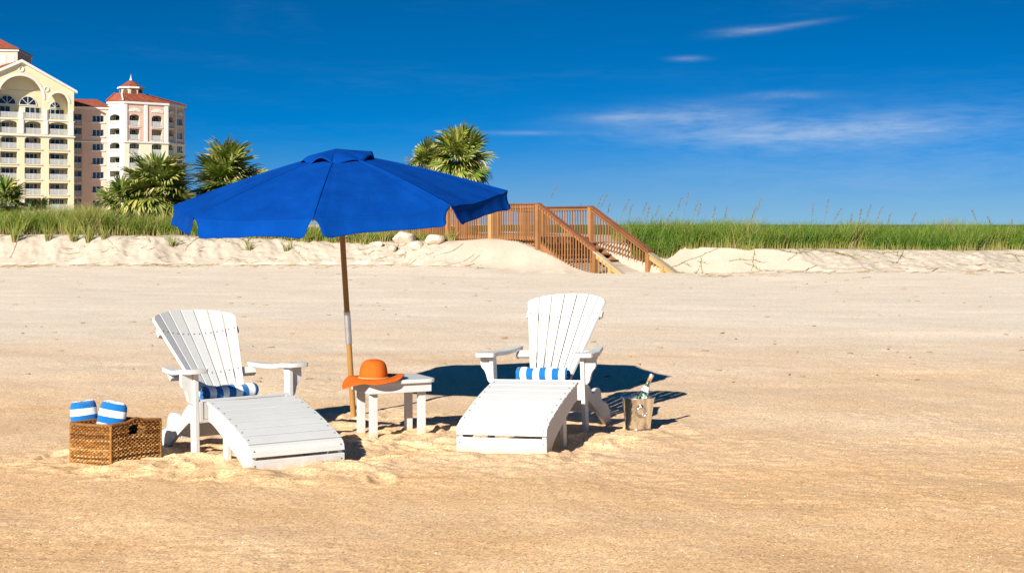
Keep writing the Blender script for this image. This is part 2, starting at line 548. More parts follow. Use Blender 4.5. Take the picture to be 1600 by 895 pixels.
def dune_z(x, y, want_bank=False):
    x = np.asarray(x, float); y = np.asarray(y, float)
    wob = 0.75 * fbm(x * 0.40, x * 0 + 1.7, 4, 5)
    f = np.interp(x, FOOT[:, 0], FOOT[:, 1]) + wob
    r = np.interp(x, RUN[:, 0], RUN[:, 1]); tz = np.interp(x, TOPZ[:, 0], TOPZ[:, 1])
    s = (y - f) / r
    ramp_like = sstep(-2.6, -1.2, x) * (1 - sstep(3.5, 5.0, x))       # wind-blown ramp beside the stairs
    # slumped scarp: steep lower face, softer lip
    scarp = np.clip(s, 0, 1) ** 0.85
    scarp = scarp * (1 - 0.25 * scarp) / 0.75
    soft = sstep(0, 1, s)
    h = tz * (soft * ramp_like + (0.6 * soft + 0.4 * scarp) * (1 - ramp_like))
    face = sstep(0.0, 0.25, s) * (1 - sstep(0.75, 1.15, s))
    rill = fbm(x * 2.6 + 1.1 * y, y * 0.7, 4, 11, 0.6)
    h = h + face * (1 - 0.8 * ramp_like) * 0.055 * rill
    h = h + face * (1 - ramp_like) * 0.055 * fbm(x * 8, y * 8, 3, 31)
    h = h + sstep(0.9, 1.2, s) * (0.05 * fbm(x * 0.8, y * 0.8, 3, 21) + 0.10 * sstep(1, 9, s))
    h = h - 0.9 * sstep(12, 26, s)
    # the sand ramp that has blown in round the stairs
    ta = (x - 0.79) * 0.612 - (y - 43.5) * 0.791; tcx = (x - 0.79) * 0.791 + (y - 43.5) * 0.612
    lid = 0.75 - 0.2045 * ta + 0.03 * fbm(x * 1.3, y * 1.3, 2, 37) + 0.60 * np.maximum(tcx - 2.2, 0) ** 1.15 + 0.8 * sstep(0.6, 3.0, -tcx) * sstep(-2.5, -0.5, ta) * 0.25 + 1.5 * sstep(0.0, 1.2, -ta)
    lid = np.where((tcx > 0.0) & (tcx < 2.1), np.minimum(lid, 0.62 - 0.26 * ta + 1.5 * sstep(0.0, 1.2, -ta) * 0), lid)
    h = np.minimum(h, np.maximum(lid, -0.3))
    apron = toe(x, s)
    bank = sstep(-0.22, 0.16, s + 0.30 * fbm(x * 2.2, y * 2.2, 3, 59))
    z = np.maximum(h, 0) * (s > 0) + rise(x, y) * (1 - np.clip(s, 0, 1)) + apron * (1 - np.clip(s, 0, 1)) - 0.045 * sstep(-0.10, 0.12, -s)
    z = np.where(s > 0, np.minimum(z, np.maximum(lid, -0.3) + 0.06), z)
    return (z, bank) if want_bank else z


def rise(x, y):
    f = np.interp(x, FOOT[:, 0], FOOT[:, 1])
    t = np.clip((y - f + 11) / 12, 0, 1)
    return (0.07 - 0.065 * sstep(-1.5, 0.5, x) * (1 - sstep(5.5, 7.5, x))) * t ** 1.8 * (1 - sstep(2, 7, y - f))


FURN = [(-1.65, 9.0, 0.75), (-1.25, 8.5, 0.6), (0.2, 9.9, 0.75), (-0.05, 9.0, 0.6), (-0.8, 9.7, 0.6), (-2.35, 8.6, 0.45), (0.87, 9.95, 0.35), (-1.15, 10.6, 0.4)]
FEET = []
_r = random.Random(4)
for _ in range(70):
    cx, cy, rr = _r.choice(FURN[:6])
    a = _r.uniform(0, 6.28)
    d = rr * _r.uniform(0.5, 1.5)
    FEET.append((cx + d * math.cos(a), cy + d * math.sin(a), _r.uniform(0, 3.14), _r.uniform(0.10, 0.14), _r.uniform(0.008, 0.022)))
# mounds pushed up at particular feet (x, y, radius, height)
MOUNDS = [(-1.45, 8.05, 0.16, 0.030), (-0.95, 8.25, 0.22, 0.035), (-0.30, 8.72, 0.25, 0.030), (0.12, 8.62, 0.22, 0.035), (-1.9, 8.55, 0.25, 0.03), (-2.2, 8.3, 0.2, 0.025),
          (-0.55, 9.5, 0.2, 0.03), (0.55, 9.5, 0.3, 0.03), (-0.95, 9.05, 0.25, 0.035), (-0.35, 9.9, 0.2, 0.02), (0.75, 9.7, 0.2, -0.015), (-0.55, 8.75, 0.2, 0.02)]


def beach_z(x, y):
    x = np.asarray(x, float); y = np.asarray(y, float)
    near = 1 - sstep(13, 24, y)
    z = 0.040 * fbm(x * 0.35, y * 0.35, 2, 3) + 0.024 * fbm(x * 1.1, y * 1.1, 2, 4) * (0.3 + 0.7 * near)
    churn = np.zeros_like(x)
    for cx, cy, rr in FURN:
        churn = np.maximum(churn, np.exp(-(((x - cx) ** 2 + (y - cy) ** 2) / (rr * 1.35) ** 2) ** 1.5))
    z = z + churn * (0.030 * fbm(x * 4.2, y * 4.2, 3, 41) + 0.016 * fbm(x * 12, y * 12, 3, 44, 0.6))
    z = z + near * (0.007 * fbm(x * 3, y * 3, 3, 51) + 0.0030 * fbm(x * 30, y * 30, 2, 61, 0.6))
    # patches trodden into shallow pits in the foreground
    patch = sstep(0.02, 0.22, fbm(x * 0.5 + 5, y * 0.5, 2, 71))
    z = z + near * patch * 0.012 * (np.abs(fbm(x * 7, y * 7, 3, 73)) - 0.12)
    far = 1 - near
    z = z + rise(x, y) + toe(x, foot_s(x, y)) * sstep(25, 33, y) * (1 - sstep(1.5, 3, foot_s(x, y)))
    z = z + far * 0.022 * fbm(x * 0.5, y * 1.1, 3, 81) * (1 - 0.8 * sstep(-2.5, -0.8, foot_s(x, y)))
    for fx, fy, a, L, d in FEET:
        sel = (np.abs(x - fx) < 0.4) & (np.abs(y - fy) < 0.4)
        if not sel.any(): continue
        dx = x[sel] - fx; dy = y[sel] - fy
        u = (dx * math.cos(a) + dy * math.sin(a)) / L; w = (-dx * math.sin(a) + dy * math.cos(a)) / (L * 0.45)
        q = u * u + w * w
        z[sel] += -d * np.exp(-q * q) + 0.5 * d * np.exp(-((np.sqrt(q) - 1.45) / 0.3) ** 2)
    for mx, my, mr, mh in MOUNDS:
        q = ((x - mx) ** 2 + (y - my) ** 2) / mr ** 2
        z = z + mh * np.exp(-q)
    return z


def bz(x, y):
    return float(beach_z(np.array([x]), np.array([y]))[0])


def dz(x, y):
    return float(dune_z(np.array([x]), np.array([y]))[0])


def stepped(marks):
    """coordinates whose spacing follows [(position, spacing), ...]"""
    out = [marks[0][0]]
    ps = [m[0] for m in marks]; ss = [m[1] for m in marks]
    while out[-1] < ps[-1]:
        out.append(out[-1] + float(np.interp(out[-1], ps, ss)))
    return np.array(out)


def sheet(name, xs, ys, fn, mat):
    GX, GY = np.meshgrid(xs, ys)
    V = np.stack([GX.ravel(), GY.ravel(), fn(GX.ravel(), GY.ravel())], 1)
    nx, ny = len(xs), len(ys)
    i = (np.arange(ny - 1)[:, None] * nx + np.arange(nx - 1)[None, :]).ravel()
    F = np.stack([i, i + 1, i + nx + 1, i + nx], 1)
    me = np_mesh(name, V, F, True)
    o = link(name, me, None, mat)
    o['kind'] = 'structure'
    return o


xs = stepped([(-2500, 600), (-60, 8), (-20, 0.25), (-5, 0.03), (-3.6, 0.018), (3.6, 0.018), (5, 0.03), (20, 0.25), (60, 8), (2500, 600)])
ys = stepped([(-60, 8), (2, 0.5), (4.8, 0.03), (5.4, 0.013), (11, 0.018), (14, 0.04), (24, 0.10), (50, 0.16), (80, 6), (3000, 700)])
sheet('beach', xs, ys, beach_z, M['sand'])
dxs = stepped([(-60, 1.2), (-22, 0.12), (-18, 0.055), (16, 0.055), (24, 0.12), (60, 1.2)])
dys = stepped([(33.5, 0.3), (37.5, 0.12), (39, 0.055), (49.5, 0.055), (54, 0.3), (76, 1.5)])
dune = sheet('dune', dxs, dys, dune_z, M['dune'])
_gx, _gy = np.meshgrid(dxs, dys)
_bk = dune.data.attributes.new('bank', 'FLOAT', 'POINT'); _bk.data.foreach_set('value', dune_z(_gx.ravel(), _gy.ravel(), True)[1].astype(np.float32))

# low green land behind the dune, out to the horizon
m_land, nt, b = new_mat('coastal_scrub_ground')
v = obj_coord(nt)
c = mixc(nt, 0.5, ramp(nt, noise(nt, v, 0.12, 6, 0.7), [(0.3, (0.045, 0.085, 0.018)), (0.6, (0.09, 0.13, 0.03)), (0.8, (0.20, 0.19, 0.08))]), ramp(nt, noise(nt, v, 1.4, 5, 0.7), [(0.3, (0.04, 0.07, 0.015)), (0.7, (0.14, 0.18, 0.04))]))
nt.links.new(c, b.inputs['Base Color']); b.inputs['Roughness'].default_value = 0.95; b.inputs['Specular IOR Level'].default_value = 0.1
sheet('back_dune_land', stepped([(-34, 2), (40, 2), (120, 6), (2500, 500)]), stepped([(57, 1.2), (90, 3), (200, 20), (3000, 500)]),
      lambda x, y: 0.34 + 0.25 * fbm(x * 0.12, y * 0.12, 3, 77) * (1 - sstep(120, 260, y)), m_land)


# ------------------------------------------------------------------ wooden beach walkover with stairs
SD = Vector((0.612, -0.791, 0)); SW = Vector((0.791, 0.612, 0))
ST = Vector((0.79, 43.5, 0))                       # plan position of the near post at the head of the stairs
STW = 2.1                                          # width between the two railings
DECK_Z, SLOPE = 1.02, 0.503
RAIL_Z = {0: 2.045, 1: 1.975}                      # near and far hand rail at the head of the stairs
stairs = empty('beach_walkover', (ST.x, ST.y, 0), (0, 0, math.atan2(SD.y, SD.x)))
tag(stairs, 'brown wooden beach walkover with railings and stairs coming down the dune', 'stairs')
# local x runs down the stairs, local y runs from the near railing to the far one


def rail_bar(name, mat, p, q, w, h, parent=None):
    return MB().bar(p, q, w, h).build(name, mat, parent or stairs)


me_bal = {}


def baluster(x, y, z0, z1, mat):
    key = (round(z1 - z0, 2), mat.name)
    if key not in me_bal:
        me_bal[key] = MB().box((-.0155, -.0155, 0), (.0155, .0155, round(z1 - z0, 2))).mesh('baluster', mat)
    o = link('baluster', me_bal[key], stairs); o.location = (x, y, z0)
    return o


for side in (0, 1):
    y = side * STW
    outer = -1 if side == 0 else 1
    zr = RAIL_Z[side]
    # level run on the deck, going back over the dune
    back = -9.4 if side == 0 else -9.4
    rail_bar('hand_rail', M['deck_red'], (0.05, y, zr), (back, y, zr), .15, .04)
    rail_bar('sub_rail', M['deck'], (-.07, y, zr - .075), (back, y, zr - .075), .04, .10)
    rail_bar('bottom_rail', M['deck'], (-.07, y, DECK_Z - .02), (back, y, DECK_Z - .02), .04, .10)
    for i in range(5):
        x = -2.36 * i
        MB().box((x - .07, y - .07, -.2), (x + .07, y + .07, zr - .021)).build('post', M['deck_new'] if (i == 1 and side == 0) else M['deck'], stairs)
    x = -.16
    while x > back:
        if min(abs(x + 2.36 * i) for i in range(5)) > .08:
            baluster(x, y + outer * .037, DECK_Z - .10, zr - .03, M['deck'])
        x -= .128
    # sloping run
    L1 = 2.62
    rail_bar('stair_hand_rail', M['deck_red'], (0.02, y, zr + .004), (L1 + .08, y, zr - SLOPE * (L1 + .08)), .19 if side else .16, .045)
    rail_bar('stair_sub_rail', M['deck'], (.07, y, zr - .09 - SLOPE * .07), (L1, y, zr - .09 - SLOPE * L1), .04, .10)
    MB().box((L1 - .07, y - .07, -.5), (L1 + .07, y + .07, zr - SLOPE * L1 - .05)).build('post', M['deck'], stairs)
    x = .16
    while x < L1 - .09:
        zt = zr - SLOPE * x - .045
        baluster(x, y + outer * .037, zt - 1.06, zt, M['deck'])
        x += .128
    # lower run in newer, paler wood
    L0, L2 = 2.60, (3.98 if side == 0 else 4.16)
    zo = zr - .10
    top_m = M['deck_grey']
    rail_bar('lower_hand_rail', top_m, (L0 + (.02 if side == 0 else .0), y + (.0 if side == 0 else .03), zo - SLOPE * L0 + (.03 if side else 0)), (L2, y + (.0 if side == 0 else .03), zo - SLOPE * L2 + (.03 if side else 0)), .16 if side == 0 else .20, .04)
    rail_bar('lower_sub_rail', M['deck_new'], (L0 + .08, y - .01, zo - .085 - SLOPE * (L0 + .08)), (L2 - .12, y - .01, zo - .085 - SLOPE * (L2 - .12)), .04, .12)
    for x in ((3.30,) if side == 0 else (3.25,)):
        MB().box((x - .065, y - .065, -.5), (x + .065, y + .065, zo - SLOPE * x - .03)).build('post', M['deck_new'], stairs)
    for x in (2.82, 2.98, 3.12) if side == 0 else (2.80, 2.95, 3.08, 3.42, 3.55, 3.68, 3.80):
        baluster(x, y + outer * .037, zo - SLOPE * x - .95, zo - SLOPE * x - .06, M['deck_new'])
    # stringer
    MB().bar((0.0, y + outer * -.05, DECK_Z - .19), (3.6, y + outer * -.05, DECK_Z - .19 - SLOPE * 3.6), .045, .26).build('stringer', M['deck'], stairs)
# treads and risers
for i in range(10):
    x = .02 + i * .33; z = DECK_Z - .166 * (i + 1)
    if z < -.25: break
    MB().box((x, .06, z - .04), (x + .35, STW - .06, z)).build('tread', M['deck_red'], stairs)
    MB().box((x, .075, z - .16), (x + .02, STW - .075, z - .042)).build('riser', M['deck'], stairs)
# deck boards
x = -.14
me_board = MB().box((0, .05, DECK_Z - .04), (.136, STW - .05, DECK_Z)).mesh('deck_board', M['deck_red'])
while x > -9.4:
    o = link('deck_board', me_board, stairs); o.location = (x, 0, 0); x -= .142
for yy in (.2, STW / 2, STW - .2):
    MB().box((-9.4, yy - .03, DECK_Z - .24), (-.05, yy + .03, DECK_Z - .045)).build('joist', M['deck'], stairs)
MB().box((-.004, .05, DECK_Z - .165), (.018, STW - .05, DECK_Z - .042)).build('riser', M['deck'], stairs)


# ------------------------------------------------------------------ rocks on the dune edge
def rock(seed, sx, sy, sz):
    bm = bmesh.new(); bmesh.ops.create_icosphere(bm, subdivisions=3, radius=1)
    rr = random.Random(seed)
    planes = [(Vector((rr.gauss(0, 1), rr.gauss(0, 1), rr.gauss(0, 1))).normalized(), rr.uniform(.62, .9)) for _ in range(12)]
    for v in bm.verts:
        p = v.co.copy()
        for n_, d in planes:
            e = p.dot(n_) - d
            if e > 0: p -= n_ * e * .85
        p *= 1 + .05 * math.sin(p.x * 9 + seed) * math.sin(p.y * 8 + 2 * seed) + .03 * math.sin(p.z * 17 + seed)
        v.co = (p.x * sx, p.y * sy, p.z * sz)
    me = bpy.data.meshes.new('boulder'); bm.to_mesh(me); bm.free()
    me.polygons.foreach_set('use_smooth', [True] * len(me.polygons)); me.set_sharp_from_angle(angle=R(38))
    return me


m_rock, nt, b = new_mat('pale_limestone')
v = obj_coord(nt)
c = mixc(nt, 0.5, ramp(nt, noise(nt, v, 2.2, 5, 0.65), [(0.3, (0.50, 0.36, 0.23)), (0.6, (0.60, 0.50, 0.38)), (0.8, (0.66, 0.60, 0.50))]), ramp(nt, noise(nt, v, 14, 4, 0.7), [(0.3, (0.45, 0.36, 0.27)), (0.6, (0.66, 0.58, 0.48))]))
nt.links.new(c, b.inputs['Base Color']); b.inputs['Roughness'].default_value = 0.9
bump(nt, b, noise(nt, v, 18, 5, 0.7), 0.6, 0.05)
for i, (px, py, Y, sx, sz_, lab) in enumerate([(592, 370, 47.6, .17, .11, 'smallest round pale rock on the dune edge, beside the grass'), (614, 371, 47.3, .19, .17, 'squarish pale boulder next to the smallest round rock on the dune'),
                                            (632, 361, 47.9, .46, .28, 'largest tan boulder at the back of the rock pile on the dune'), (628, 373, 47.0, .20, .11, 'low flat rock in front of the largest tan boulder'),
                                            (651, 372, 46.8, .30, .17, 'smooth white boulder in the middle of the rock pile'), (680, 369, 46.6, .34, .22, 'wedge-shaped tan boulder nearest to the wooden railing')]):
    x = X_at(px, Y)
    o = link('boulder', rock(i + 3, sx, sx * .8, sz_), None, m_rock)
    o.location = (x, Y, Z_at(py, Y)); o.rotation_euler = (0, .15 * math.sin(i * 2), i * 1.3)
    if dz(x, Y) < o.location.z - sz_ * .6: o.location.z = dz(x, Y) + sz_ * .5
    tag(o, lab, 'rock', 'rocks on the dune edge')


# ------------------------------------------------------------------ dune grass
def blades(px_, py_, pz_, h, lean, az_, w, tone, segs=3):
    """numpy ribbons: one bent tapering blade per entry; returns V, F, tone per vertex"""
    n = len(px_)
    V = np.zeros((n, segs * 2 + 1, 3)); T = np.zeros((n, segs * 2 + 1))
    ca_, sa_ = np.cos(az_), np.sin(az_)
    wa = rng.random(n) * 6.28
    for i in range(segs + 1):
        t = i / segs
        out = lean * h * t ** 1.9
        zz_ = h * (t - 0.32 * lean * t ** 2.4)
        cx_, cy_ = px_ + ca_ * out, py_ + sa_ * out
        ww = w * (1 - t) ** .7 * .5
        if i < segs:
            V[:, 2 * i] = np.stack([cx_ - np.cos(wa) * ww, cy_ - np.sin(wa) * ww, pz_ + zz_], 1)
            V[:, 2 * i + 1] = np.stack([cx_ + np.cos(wa) * ww, cy_ + np.sin(wa) * ww, pz_ + zz_], 1)
            T[:, 2 * i] = T[:, 2 * i + 1] = t
        else:
            V[:, 2 * i] = np.stack([cx_, cy_, pz_ + zz_], 1); T[:, 2 * i] = 1
    k = segs * 2 + 1
    tri = []
    for i in range(segs - 1):
        a = 2 * i
        tri += [(a, a + 1, a + 3), (a, a + 3, a + 2)]
    a = 2 * (segs - 1); tri.append((a, a + 1, a + 2))
    F = (np.arange(n)[:, None, None] * k + np.array(tri)[None]).reshape(-1, 3)
    return V.reshape(-1, 3), F, np.clip(tone[:, None] + 0.0 * T, 0, 1).ravel(), T.ravel()


def grass_object(name, V, F, tone, T, mat):
    me = np_mesh(name, V, F, True)
    for nm, arr in (('tone', tone), ('along', T)):
        a = me.attributes.new(nm, 'FLOAT', 'POINT'); a.data.foreach_set('value', arr.astype(np.float32))
    return link(name, me, None, mat)


def grass_mat(name, base, mid, dry):
    m, nt, b = new_mat(name)
    at = nt.nodes.new('ShaderNodeAttribute'); at.attribute_name = 'tone'
    al = nt.nodes.new('ShaderNodeAttribute'); al.attribute_name = 'along'
    c1 = ramp(nt, at.outputs['Fac'], [(0.0, mid[0]), (0.45, mid[1]), (0.80, mid[2]), (0.93, dry), (1.0, dry)])
    c0 = ramp(nt, at.outputs['Fac'], [(0.0, base), (1.0, dry)])
    c = mixc(nt, ramp(nt, al.outputs['Fac'], [(0.0, 0.0), (0.45, 1.0)]), c0, c1)
    nt.links.new(c, b.inputs['Base Color']); b.inputs['Roughness'].default_value = 0.55; b.inputs['Specular IOR Level'].default_value = 0.25
    tr = nt.nodes.new('ShaderNodeBsdfTranslucent'); nt.links.new(c, tr.inputs[0])
    mx = nt.nodes.new('ShaderNodeMixShader'); mx.inputs[0].default_value = 0.25
    nt.links.new(b.outputs[0], mx.inputs[1]); nt.links.new(tr.outputs[0], mx.inputs[2]); nt.links.new(mx.outputs[0], nt.nodes['Material Output'].inputs[0])
    return m


M['grass'] = grass_mat('dune_grass_blades', (0.26, 0.24, 0.05), [(0.055, 0.125, 0.012), (0.120, 0.205, 0.020), (0.24, 0.275, 0.045)], (0.36, 0.29, 0.12))
M['oats'] = simple('dry_seed_stalk', (0.17, 0.14, 0.06), 0.8, 0.2, 30)


def edge_y(x):
    return np.interp(x, FOOT[:, 0], FOOT[:, 1]) + np.interp(x, RUN[:, 0], RUN[:, 1])


def near_stairs(x, y, pad=0.25):
    """inside the walkway footprint"""
    rx, ry = x - ST.x, y - ST.y
    a = rx * SD.x + ry * SD.y; c = rx * SW.x + ry * SW.y
    return (c > -pad) & (c < STW + pad) & (a < 4.6)


# right-hand meadow: even, upright, tall
n = 80000
gx = rng.uniform(3.6, 30, n); gy = edge_y(gx) + 0.15 + 9.0 * rng.random(n) ** 1.6
wav = fbm(gx * 0.7, gx * 0 + 4.0, 3, 91)
gy += 0.9 * wav
keep = ~near_stairs(gx, gy, .1) & (gy > edge_y(gx) - .3)
gx, gy = gx[keep], gy[keep]; n = len(gx)
patchy = fbm(gx * 0.9, gy * 0.9, 4, 93, 0.7)
h = (0.48 + 0.40 * rng.random(n)) * (1 + 0.55 * patchy) * (0.75 + 0.25 * sstep(0, .8, gy - edge_y(gx)))
Vr, Fr, tr_, ar = blades(gx, gy, dune_z(gx, gy) - .02, h, .20 + .42 * rng.random(n), rng.normal(.3, 1.5, n), .016 + .010 * rng.random(n), np.clip(.36 + .5 * patchy + .21 * rng.standard_normal(n), 0, 1))
go = grass_object('dune_grass', Vr, Fr, tr_, ar, M['grass'])
tag(go, 'dense green dune grass along the crest right of the wooden stairs', 'grass', None, 'stuff')
# left-hand meadow: looser, mixed with weeds
M['grass_l'] = grass_mat('loose_dune_grass_blades', (0.26, 0.23, 0.07), [(0.085, 0.170, 0.018), (0.19, 0.265, 0.035), (0.33, 0.345, 0.07)], (0.42, 0.33, 0.14))
n = 60000
gx = rng.uniform(-27, -1.2, n); gy = edge_y(gx) + 0.1 + 7.0 * rng.random(n) ** 1.6
gy += 0.7 * fbm(gx * 0.9, gx * 0 + 9.0, 3, 97)
keep = ~near_stairs(gx, gy, .1) & (gy > edge_y(gx) - .25)
gx, gy = gx[keep], gy[keep]; n = len(gx)
patchy = fbm(gx * 1.2, gy * 1.2, 4, 99, 0.7)
ht = np.interp(gx, [-27, -15.5, -13, -11.5, -10, -7, -4, -1], [.90, .96, .86, .72, .64, .48, .36, .30])
h = ht * (0.62 + 0.5 * rng.random(n)) * (1 + 0.75 * patchy)
Vl, Fl, tl_, al_ = blades(gx, gy, dune_z(gx, gy) - .02, h, .25 + .55 * rng.random(n), rng.normal(.2, 1.8, n), .015 + .014 * rng.random(n), np.clip(.45 + .6 * patchy + .24 * rng.standard_normal(n), 0, 1))
go = grass_object('loose_grass', Vl, Fl, tl_, al_, M['grass_l'])
tag(go, 'loose yellow-green dune grass along the crest below the hotel', 'grass', None, 'stuff')

# single tufts standing out on the lip of the left dune
for i, (px, py, hh, nb) in enumerate([(24, 378, 1.15, 46), (76, 375, .85, 40), (115, 376, .80, 36), (139, 380, .95, 44), (163, 374, .75, 36), (270, 384, .55, 30), (388, 389, .5, 26), (448, 392, .45, 26)]):
    Y = 47.6
    for _ in range(30):
        x = X_at(px, Y); zt = dz(x, Y); yy_ = YH + (CAM_H - zt) * FPX / Y
        if abs(yy_ - py) < 1: break
        Y -= .06 if yy_ < py else -.06
    n = nb
    a = rng.random(n) * 6.28; r = .10 * np.sqrt(rng.random(n))
    V, F, tt, aa = blades(r * np.cos(a), r * np.sin(a), np.zeros(n) - .03, hh * (.55 + .45 * rng.random(n)), .25 + .5 * rng.random(n), a, .020 + .014 * rng.random(n), np.clip(.55 + .25 * rng.standard_normal(n), 0, 1))
    o = grass_object('grass_tuft', V, F, tt, aa, M['grass_l'])
    o.location = (x, Y, zt)
    tag(o, ['tallest grass tuft on the left dune lip, below the gabled hotel', 'second grass tuft from the left on the dune lip', 'third grass tuft from the left on the dune lip', 'grass tuft above a long brown runner on the left dune', 'low grass tuft just left of the palm on the dune lip',
            'short grass tuft under the left end of the umbrella', 'small grass tuft on the dune lip under the umbrella canopy', 'small grass tuft on the dune lip left of the umbrella pole'][i], 'grass tuft', 'grass tufts on the dune lip')


# ------------------------------------------------------------------ sea oats: tall stalks with drooping seed heads
def sea_oat(h, bend, seed):
    rr = random.Random(seed)
    root = empty('sea_oat')
    path = [(bend * h * t ** 2.2, 0.02 * math.sin(seed + t), h * t) for t in [k / 8 for k in range(9)]]
    MB().tube(path, [.006 - .003 * k / 8 for k in range(9)], 4).build('stem', M['oats'], root)
    sh = MB()
    for k in range(26):
        t = .74 + .28 * k / 26
        bx, bz_ = bend * h * t ** 2.2, h * t
        d = Vector((rr.uniform(-.3, 1) * (1 if bend > 0 else -1), rr.uniform(-.5, .5), rr.uniform(-1.0, .3))).normalized()
        L = rr.uniform(.03, .075)
        p = Vector((bx, 0, min(bz_, h * 1.0))); q = p + d * L
        s_ = d.cross(Vector((0, 1, .2))).normalized() * rr.uniform(.006, .012)
        sh.add([p, p + d * L * .5 + s_, q, p + d * L * .5 - s_], [(0, 1, 2, 3)])
        s2 = d.cross(s_).normalized() * .008
        sh.add([p, p + d * L * .5 + s2, q, p + d * L * .5 - s2], [(0, 1, 2, 3)])
    sh.build('seed_head', M['oats'], root)
    return root


oat_px = [(868, 285, .5), (905, 318, .3), (937, 306, .35), (945, 302, .45), (951, 318, .2), (979, 312, .5), (985, 320, .3), (1008, 316, .35), (1013, 322, .2), (1028, 320, .4), (1045, 331, .5), (1062, 309, .3), (1075, 297, .25), (1088, 314, .3), (1093, 318, .2), (1116, 322, .2),
          (1134, 324, .15), (1178, 324, .3), (1186, 310, .35), (1270, 316, .1), (1293, 312, .2), (1310, 326, .6), (1330, 333, .2), (1344, 326, .15), (1358, 320, .35), (1375, 324, .4), (1390, 332, .3), (1428, 332, .4), (1522, 328, -.35), (1546, 338, -.4), (1580, 342, .2)]
for i, (px, py, bend) in enumerate(oat_px):
    Y = 42.6 + (i * 7 % 5) * .55 + (3.4 if px < 960 else 0) + (1.2 if px < 1040 else 0)
    x = X_at(px, Y)
    if bool(near_stairs(np.array([x]), np.array([Y]))[0]): Y += 3.2; x = X_at(px, Y)
    z0 = dz(x, Y); hh = Z_at(py, Y) - z0
    o = sea_oat(hh, bend * .55, i)
    o.location = (x - bend * .55 * hh * .8, Y, z0)
    tag(o, 'thin sea oat stalk with seed head, the %s counting from the stair head rightwards' % ORD[i], 'sea oat', 'sea oat stalks against the sky')

# ------------------------------------------------------------------ runners creeping down the dune face
M['vine'] = simple('dry_runner', (0.26, 0.175, 0.075), 0.9, 0.3, 12)
M['vine_g'] = simple('green_runner', (0.25, 0.24, 0.06), 0.9, 0.3, 12)
rv = random.Random(12)


def runner(x0, y0, ang, L, seed, mat):
    rr = random.Random(seed)
    root = empty('beach_runner', (0, 0, 0))
    path = []; x, y, a = x0, y0, ang
    nseg = int(L / .07)
    for k in range(nseg):
        path.append((x, y)); a += rr.gauss(0, .16) + .02 * math.sin(k)
        x += .07 * math.cos(a); y += .07 * math.sin(a)
    P = np.array(path); Z = dune_z(P[:, 0], P[:, 1])
    lift = np.array([.012 + .012 * max(0, math.sin(k * .9 + seed)) for k in range(nseg)])
    loc = Vector((x0, y0, float(Z[0])))
    root.location = loc
    MB().tube([(p[0] - loc.x, p[1] - loc.y, z + l - loc.z) for p, z, l in zip(P, Z, lift)], [.010 - .006 * k / nseg for k in range(nseg)], 5).build('stem', mat, root, smooth=170)
    lf = MB()
    for k in range(2, nseg, 1):
        for _ in range(rr.choice((0, 1, 2, 3))):
            d = Vector((rr.gauss(0, 1), rr.gauss(0, 1), rr.uniform(.0, .9))).normalized() * rr.uniform(.04, .12)
            s_ = d.cross(Vector((0, 0, 1))).normalized() * rr.uniform(.006, .014)
            p = Vector((P[k][0] - loc.x, P[k][1] - loc.y, Z[k] + .012 - loc.z))
            lf.add([p, p + d * .5 + s_, p + d, p + d * .5 - s_], [(0, 1, 2, 3)])
    if lf.f: lf.build('leaves', M['vine_g'] if rr.random() < .6 else mat, root)['kind'] = 'stuff'
    return root


# (start px, direction deg, length) from the crest downhill
spots = [(10, -60, 1.6), (6, -120, 1.2), (150, -55, 1.9), (193, -50, 1.6), (205, -42, 2.2), (283, -60, 1.3), (310, -85, 1.3), (328, -45, 1.5), (352, -30, 1.4), (362, -40, 1.8), (380, -60, 1.1), (400, -32, 2.0), (430, -50, 1.5), (445, -40, 1.9), (470, -30, 1.6),
         (556, -55, 1.7), (600, -35, 2.0), (612, -50, 2.2), (650, -35, 1.8), (668, -45, 1.9)]
for i, (px, ang, L) in enumerate(sorted(spots)):
    x = X_at(px, 47.7); y = float(edge_y(x)) + .15
    o = runner(x, y, R(ang), L, i + 40, M['vine'] if i % 3 else M['vine_g'])
    tag(o, 'brown leafy runner on the left dune face, the %s from the left edge' % ORD[i], 'runner', 'runners on the left dune face')
for i, px in enumerate(sorted([rv.uniform(1045, 1400) for _ in range(21)] + [rv.uniform(1400, 1600) for _ in range(5)])):
    x = X_at(px, 41.2); y = float(edge_y(x)) + rv.uniform(-.7, .25)
    o = runner(x, y, R(rv.uniform(-75, -15) if rv.random() < .8 else rv.uniform(-150, -100)), rv.uniform(.5, 1.7), i + 140, M['vine_g'] if i % 3 else M['vine'])
    tag(o, 'yellowish runner on the sand below the grass, the %s rightwards from the stairs' % ORD[i], 'runner', 'runners right of the stairs')
# scattered straw along the foot of the dune
sm = MB()
for i in range(420):
    px = rv.uniform(0, 760) if i < 300 else rv.uniform(1060, 1600)
    x = X_at(px, 45) if i < 300 else X_at(px, 39.5)
    y = float(np.interp(x, FOOT[:, 0], FOOT[:, 1])) + (rv.gauss(-.5, .8) if i % 3 else rv.uniform(-1, 1.2))
    if i < 40: x = X_at(rv.gauss(20, 25), 45); y = 45.2 + rv.gauss(0, .5)
    if 40 <= i < 80: x = X_at(rv.gauss(245, 30), 45.6); y = 45.7 + rv.gauss(0, .25)
    a = rv.gauss(0, .5); L = rv.uniform(.08, .4)
    f = lambda q, w: max(float(dune_z(np.array([q]), np.array([w]))[0]), bz(q, w))
    p = (x, y, f(x, y) + .008); q = (x + L * math.cos(a), y + L * math.sin(a), f(x + L * math.cos(a), y + L * math.sin(a)) + .008 + rv.uniform(0, .03))
    sm.bar(p, q, .014, .010)
